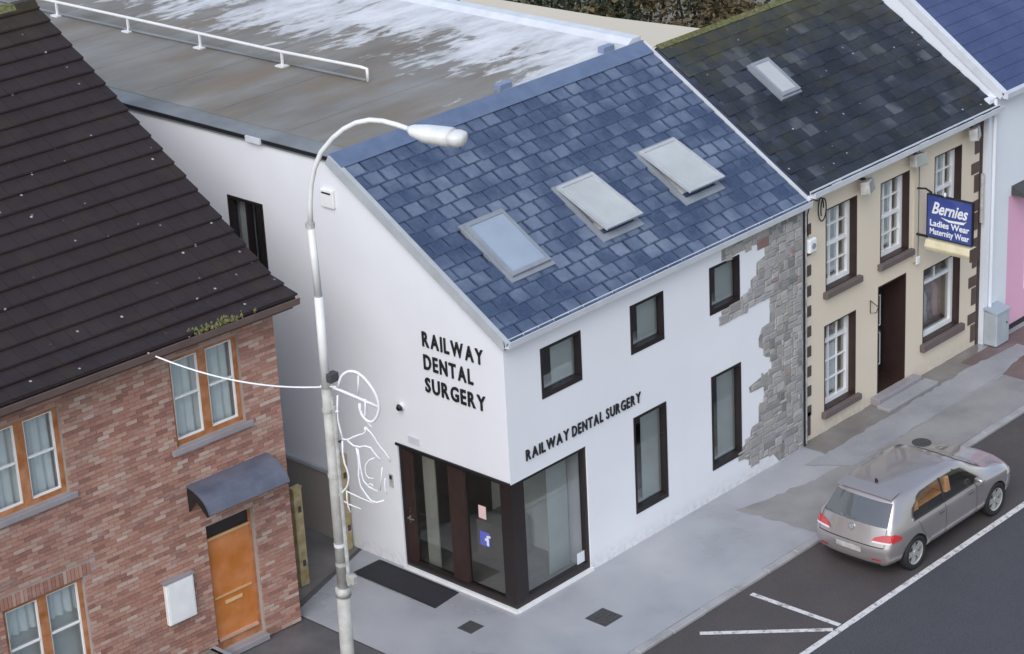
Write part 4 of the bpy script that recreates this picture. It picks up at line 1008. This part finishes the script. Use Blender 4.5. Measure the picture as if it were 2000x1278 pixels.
row([1.55, 1.55, 1.55, 1.55, 1.55, 1.55, 1.40, 1.40, 1.40], [0, .78, .885, .91, .89, .845, .72, .635, 0], [.20, .20, .33, .61, .865, .965, 1.395, 1.492, 1.522])
row([2.05, 2.05, 2.05, 2.05, 2.05, 2.05, 1.78, 1.74, 1.72], [0, .78, .885, .91, .885, .845, .735, .63, 0], [.20, .20, .33, .60, .855, .96, 1.33, 1.45, 1.485])
row([2.35, 2.35, 2.35, 2.35, 2.35, 2.34, 2.16, 2.14, 2.12], [0, .78, .885, .91, .885, .82, .735, .60, 0], [.20, .20, .33, .60, .85, .955, 1.13, 1.22, 1.29])
row([2.68, 2.68, 2.68, 2.68, 2.68, 2.66, 2.60, 2.56, 2.54], [0, .78, .885, .91, .88, .80, .72, .55, 0], [.20, .21, .34, .60, .84, .925, .97, 1.0, 1.035])
row([3.05, 3.05, 3.05, 3.05, 3.05, 3.05, 3.03, 3.02, 3.02], [0, .77, .87, .895, .865, .78, .66, .45, 0], [.20, .22, .35, .60, .80, .87, .90, .93, .95])
row([3.28, 3.33, 3.36, 3.36, 3.32, 3.30, 3.32, 3.36, 3.38], [0, .72, .80, .82, .79, .71, .60, .42, 0], [.21, .23, .36, .58, .74, .80, .83, .85, .86])
row([3.32, 3.48, 3.54, 3.54, 3.49, 3.45, 3.44, 3.45, 3.46], [0, .52, .58, .60, .58, .52, .44, .32, 0], [.21, .23, .36, .57, .70, .76, .79, .81, .82])
row([3.33, 3.52, 3.58, 3.58, 3.53, 3.48, 3.47, 3.48, 3.48], [0]*9, [.21, .23, .36, .57, .70, .76, .79, .81, .82])
bm = bmesh.new(); V = {}
def gv(p, s):
    k = (round(p[0], 4), round(p[1]*s, 4), round(p[2], 4))
    if k not in V: V[k] = bm.verts.new(k)
    return V[k]
for s in (1, -1):
    for i in range(len(G)-1):
        for j in range(8):
            q = [gv(G[i][j], s), gv(G[i+1][j], s), gv(G[i+1][j+1], s), gv(G[i][j+1], s)]
            u = []
            for v in q:
                if v not in u: u.append(v)
            if len(u) > 2:
                try: bm.faces.new(u)
                except ValueError: pass
cr = bm.edges.layers.float.new('crease_edge')
def crease(a, b, s, k):
    va, vb = gv(a, s), gv(b, s)
    e = bm.edges.get((va, vb)) if va != vb else None
    if e: e[cr] = k
for s in (1, -1):
    for i in range(len(G)-1):
        crease(G[i][4], G[i+1][4], s, .55 if i > 1 else .3)
        crease(G[i][7], G[i+1][7], s, .6)
        if i < 3: crease(G[i][3], G[i+1][3], s, .7); crease(G[i][5], G[i+1][5], s, .7)
    for j in range(8): crease(G[2][j], G[2][j+1], s, .6)
bmesh.ops.recalc_face_normals(bm, faces=list(bm.faces))
me = bpy.data.meshes.new('body'); bm.to_mesh(me); bm.free(); me.materials.append(M['car'])
tmp = bpy.data.objects.new('tmp', me); COL.objects.link(tmp)
md = tmp.modifiers.new('s', 'SUBSURF'); md.levels = 2; md.render_levels = 2
dg = bpy.context.evaluated_depsgraph_get(); dg.update()
smooth_me = bpy.data.meshes.new_from_object(tmp.evaluated_get(dg))
bvh = BVHTree.FromPolygons([v.co.copy() for v in smooth_me.vertices], [tuple(p.vertices) for p in smooth_me.polygons])
cut = MB()
for x in (0, 2.68):
    for s in (1, -1):
        cut.tube([(x, s*.60, .325), (x, s*1.1, .325)], .375, 28)
cut.prism([(0, .99), (2.10, .965), (2.13, .985), (1.84, 1.21), (1.65, 1.34), (1.42, 1.385), (.60, 1.39), (.31, 1.335), (.09, 1.195), (0, 1.06)], -1.2, 1.2, 'y')
co = bpy.data.objects.new('cut', cut.mesh('cut', 'seam')); COL.objects.link(co)
b2 = tmp.modifiers.new('b', 'BOOLEAN'); b2.operation = 'DIFFERENCE'; b2.object = co; b2.solver = 'EXACT'
try: b2.material_mode = 'TRANSFER'
except Exception: pass
dg = bpy.context.evaluated_depsgraph_get(); dg.update()
body_me = bpy.data.meshes.new_from_object(tmp.evaluated_get(dg)); body_me.name = 'body'
for o_ in (tmp, co): bpy.data.objects.remove(o_)
body_me.polygons.foreach_set('use_smooth', [True]*len(body_me.polygons))
car = empty('parked_car', (CX, CY, CZ)); tag(car, 'silver beige hatchback parked at the kerb facing away', 'car')
body = obj('body', body_me, car)
def patch_on(name, poly, axis, sgn, mat, parent, off=.006, thick=.0, cuts=9, res=.06):
    """lay a panel on the body: poly in the side (x,z), rear (y,z) or top (x,y) view, dropped onto the surface"""
    b_ = bmesh.new(); mk = {'y': lambda a, c: (a, 0, c), 'x': lambda a, c: (0, a, c), 'z': lambda a, c: (a, c, 0)}[axis]
    b_.faces.new([b_.verts.new(mk(*p)) for p in poly])
    bmesh.ops.triangulate(b_, faces=list(b_.faces))
    for _ in range(7):
        es = [e for e in b_.edges if e.calc_length() > res]
        if not es: break
        bmesh.ops.subdivide_edges(b_, edges=es, cuts=1); bmesh.ops.triangulate(b_, faces=list(b_.faces))
    ax = Vector({'y': (0, 1, 0), 'x': (1, 0, 0), 'z': (0, 0, 1)}[axis])*sgn
    for v in b_.verts:
        hit, nrm, _, _ = bvh.ray_cast(v.co+ax*5, -ax)
        if hit is None:
            hit, nrm, _, _ = bvh.find_nearest(v.co+ax*.7)
        v.co = hit+(nrm if nrm.dot(ax) > 0 else -nrm)*off
    bmesh.ops.recalc_face_normals(b_, faces=list(b_.faces))
    me_ = bpy.data.meshes.new(name); b_.to_mesh(me_); b_.free(); me_.materials.append(M[mat])
    me_.polygons.foreach_set('use_smooth', [True]*len(me_.polygons))
    c_ = sum((p.normal.dot(ax) for p in me_.polygons))
    if c_ < 0: me_.flip_normals()
    return obj(name, me_, parent)
for s, sd_ in ((-1, 'right'), (1, 'left')):
    rw = [(.02, .985), (.93, .965), (.93, 1.405), (.60, 1.395), (.30, 1.34), (.08, 1.20), (-.02, 1.06)]
    fwi = [(.99, .962), (2.12, .955), (2.16, .985), (1.86, 1.22), (1.66, 1.35), (1.42, 1.395), (.99, 1.405)]
    patch_on('side_window', rw, 'y', s, 'tint', body, .007); patch_on('side_window', fwi, 'y', s, 'tint', body, .007)
    patch_on('door_pillar', [(.93, .96), (.99, .96), (.99, 1.405), (.93, 1.405)], 'y', s, 'seam', body, .008)
    for p_, q_ in (((-.03, .97), (2.20, .945)),):
        patch_on('window_seal', [p_, q_, (q_[0], q_[1]+.02), (p_[0], p_[1]+.022)], 'y', s, 'seam', body, .010)
    for xa, xb in ((.955, .965), (1.985, 1.995)):
        patch_on('door_gap', [(xa, .30), (xb, .30), (xb, .93), (xa, .93)], 'y', s, 'seam', body, .003)
    patch_on('door_gap', [(.30, .30), (1.99, .30), (1.99, .31), (.30, .31)], 'y', s, 'seam', body, .003)
    patch_on('door_gap', [(.36, .42), (.368, .42), (.10, .93), (.09, .93)], 'y', s, 'seam', body, .003)
    for xa in (.72, 1.70):
        h_ = patch_on('door_handle', [(xa, .83), (xa+.2, .83), (xa+.2, .865), (xa, .865)], 'y', s, 'car', body, .018)
        patch_on('handle_recess', [(xa+.02, .805), (xa+.18, .805), (xa+.18, .829), (xa+.02, .829)], 'y', s, 'seam', h_, .004)
    patch_on('tail_lamp', [(s*.44, .76), (s*.80, .765), (s*.82, .81), (s*.80, .885), (s*.64, .885), (s*.50, .83)][::s], 'x', -1, 'red', body, .012)
    patch_on('tail_lamp_side', [(-.70, .75), (-.42, .77), (-.42, .82), (-.56, .90), (-.68, .90)], 'y', s, 'red', body, .010)
    patch_on('tail_lamp_lower', [(s*.46, .735), (s*.80, .74), (s*.80, .772), (s*.47, .767)][::s], 'x', -1, 'clearlamp', body, .017)
    patch_on('headlamp', [(s*.36, .62), (s*.72, .66), (s*.74, .74), (s*.42, .70)][::s], 'x', 1, 'clearlamp', body, .008)
    patch_on('headlamp', [(3.05, .70), (3.38, .66), (3.36, .74), (3.10, .80)], 'y', s, 'clearlamp', body, .008)
    patch_on('sill_trim', [(.40, .235), (2.28, .235), (2.28, .275), (.40, .275)], 'y', s, 'seam', body, .006)
    # mirrors
    mr_ = MB().prism([(1.90, .96), (2.02, .955), (2.05, 1.02), (2.0, 1.09), (1.90, 1.09), (1.885, 1.02)], s*.87, s*1.05, 'y').build('door_mirror', 'car', body, bevel=.025, smooth=True)
    MB().box(1.8815, 1.884, min(s*.90, s*1.03), max(s*.90, s*1.03), .98, 1.07).build('mirror_glass', 'chrome', mr_)
patch_on('rear_window', [(-.69, 1.01), (.69, 1.01), (.60, 1.36), (-.60, 1.36)], 'x', -1, 'carglass', body, .008)
patch_on('windscreen', [(2.50, -.66), (2.50, .66), (1.80, .54), (1.80, -.54)], 'z', 1, 'carglass', body, .008)
patch_on('number_plate', [(-.27, .50), (.27, .50), (.27, .61), (-.27, .61)], 'x', -1, 'galv', body, .014)
patch_on('bumper_gap', [(-.70, .655), (.70, .655), (.70, .672), (-.70, .672)], 'x', -1, 'seam', body, .004)
patch_on('bumper_trim', [(-.62, .27), (.62, .27), (.62, .33), (-.62, .33)], 'x', -1, 'seam', body, .005)
for s in (-1, 1): patch_on('tailgate_gap', [(s*.70, .67), (s*.708, .67), (s*.69, 1.0), (s*.682, 1.0)][::s], 'x', -1, 'seam', body, .004)
patch_on('rear_reflector', [(-.66, .40), (-.48, .40), (-.48, .43), (-.66, .43)], 'x', -1, 'red', body, .010)
patch_on('rear_reflector', [(.48, .40), (.66, .40), (.66, .43), (.48, .43)], 'x', -1, 'red', body, .010)
hit, nrm, _, _ = bvh.ray_cast(Vector((-5, 0, .90)), Vector((1, 0, 0)))
MB().tube([tuple(hit+nrm*.001), tuple(hit+nrm*.016)], .062, 20).build('badge', 'chrome', body)
MB().tube([tuple(hit+nrm*.0165), tuple(hit+nrm*.019)], .050, 20).build('badge_disc', 'skyframe', body)
MB().prism([(-.36, 1.44), (-.10, 1.50), (-.10, 1.525), (-.40, 1.462)], -.59, .59, 'y').build('roof_spoiler', 'car', body, bevel=.008)
MB().tube([(.02, 0, 1.50), (.0, 0, 1.56)], [.035, .02], 10).build('antenna_base', 'rubber', body)
MB().tube([(-.52, 0, 1.215), (-.55, .16, 1.17), (-.64, .36, 1.06)], .012, 6).build('rear_wiper', 'rubber', body)
# seats whose tan stands in for the orange reflection in the side glass
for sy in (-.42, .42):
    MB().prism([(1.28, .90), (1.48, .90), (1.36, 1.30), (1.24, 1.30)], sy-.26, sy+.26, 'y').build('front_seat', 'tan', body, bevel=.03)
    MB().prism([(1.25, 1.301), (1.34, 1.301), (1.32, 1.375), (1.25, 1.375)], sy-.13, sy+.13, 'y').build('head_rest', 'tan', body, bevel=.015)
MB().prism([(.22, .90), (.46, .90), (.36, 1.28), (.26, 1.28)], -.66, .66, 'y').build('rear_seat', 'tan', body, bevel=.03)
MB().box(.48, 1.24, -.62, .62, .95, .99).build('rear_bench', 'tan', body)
MB().tube([(1.72+.03*math.cos(q), .40+.19*math.cos(q), 1.10+.17*math.sin(q)) for q in [k*math.pi/8 for k in range(17)]], .016, 6).build('steering_wheel', 'seam', body)
# wheels
def wheel_mesh():
    t = MB(); prof = [(.225, -.085), (.30, -.105), (.326, -.085), (.332, -.04), (.332, .04), (.326, .085), (.30, .105), (.225, .085)]; nseg = 32; vs = []; fs = []
    for k in range(nseg):
        a_ = 2*math.pi*k/nseg; vs += [(r*math.cos(a_), y, r*math.sin(a_)) for r, y in prof]
    m_ = len(prof)
    for k in range(nseg):
        for j in range(m_): fs.append((k*m_+j, k*m_+(j+1) % m_, ((k+1) % nseg)*m_+(j+1) % m_, ((k+1) % nseg)*m_+j))
    return t.add(vs, fs).mesh('tyre', 'rubber', smooth=True)
def rim_mesh():
    t = MB(); nseg = 30; vs = []; fs = []; prof = [(.226, .09), (.205, .075), (.20, -.08), (.226, -.08)]
    for k in range(nseg):
        a_ = 2*math.pi*k/nseg; vs += [(r*math.cos(a_), y, r*math.sin(a_)) for r, y in prof]
    for k in range(nseg):
        for j in range(4): fs.append((k*4+j, k*4+(j+1) % 4, ((k+1) % nseg)*4+(j+1) % 4, ((k+1) % nseg)*4+j))
    t.add(vs, fs)
    for k in range(5):
        for dlt in (-.17, .17):
            a_ = 2*math.pi*k/5+dlt; c_, s_ = math.cos(a_), math.sin(a_); w1, w2 = .03, .022
            q = []
            for r, wd, y in ((.03, w1, .070), (.215, w2, .080)):
                for e in (-1, 1):
                    for yy in (y, y-.03): q.append((r*c_-e*wd*s_, yy, r*s_+e*wd*c_))
            t.add(q, [(0, 2, 6, 4), (1, 5, 7, 3), (0, 4, 5, 1), (2, 3, 7, 6), (0, 1, 3, 2), (4, 6, 7, 5)])
    t.tube([(0, .05, 0), (0, .088, 0)], .05, 14)
    return t.mesh('rim', 'alloy')
TM, RM = wheel_mesh(), rim_mesh()
DM = MB().tube([(0, -.03, 0), (0, .02, 0)], .19, 24).mesh('brake_disc', 'iron')
for x in (0, 2.68):
    for s in (-1, 1):
        w_ = obj('wheel', TM, car, (x, s*.80, .332)); w_.rotation_euler[2] = 0 if s > 0 else math.pi
        obj('rim', RM, w_); obj('brake_disc', DM, w_)
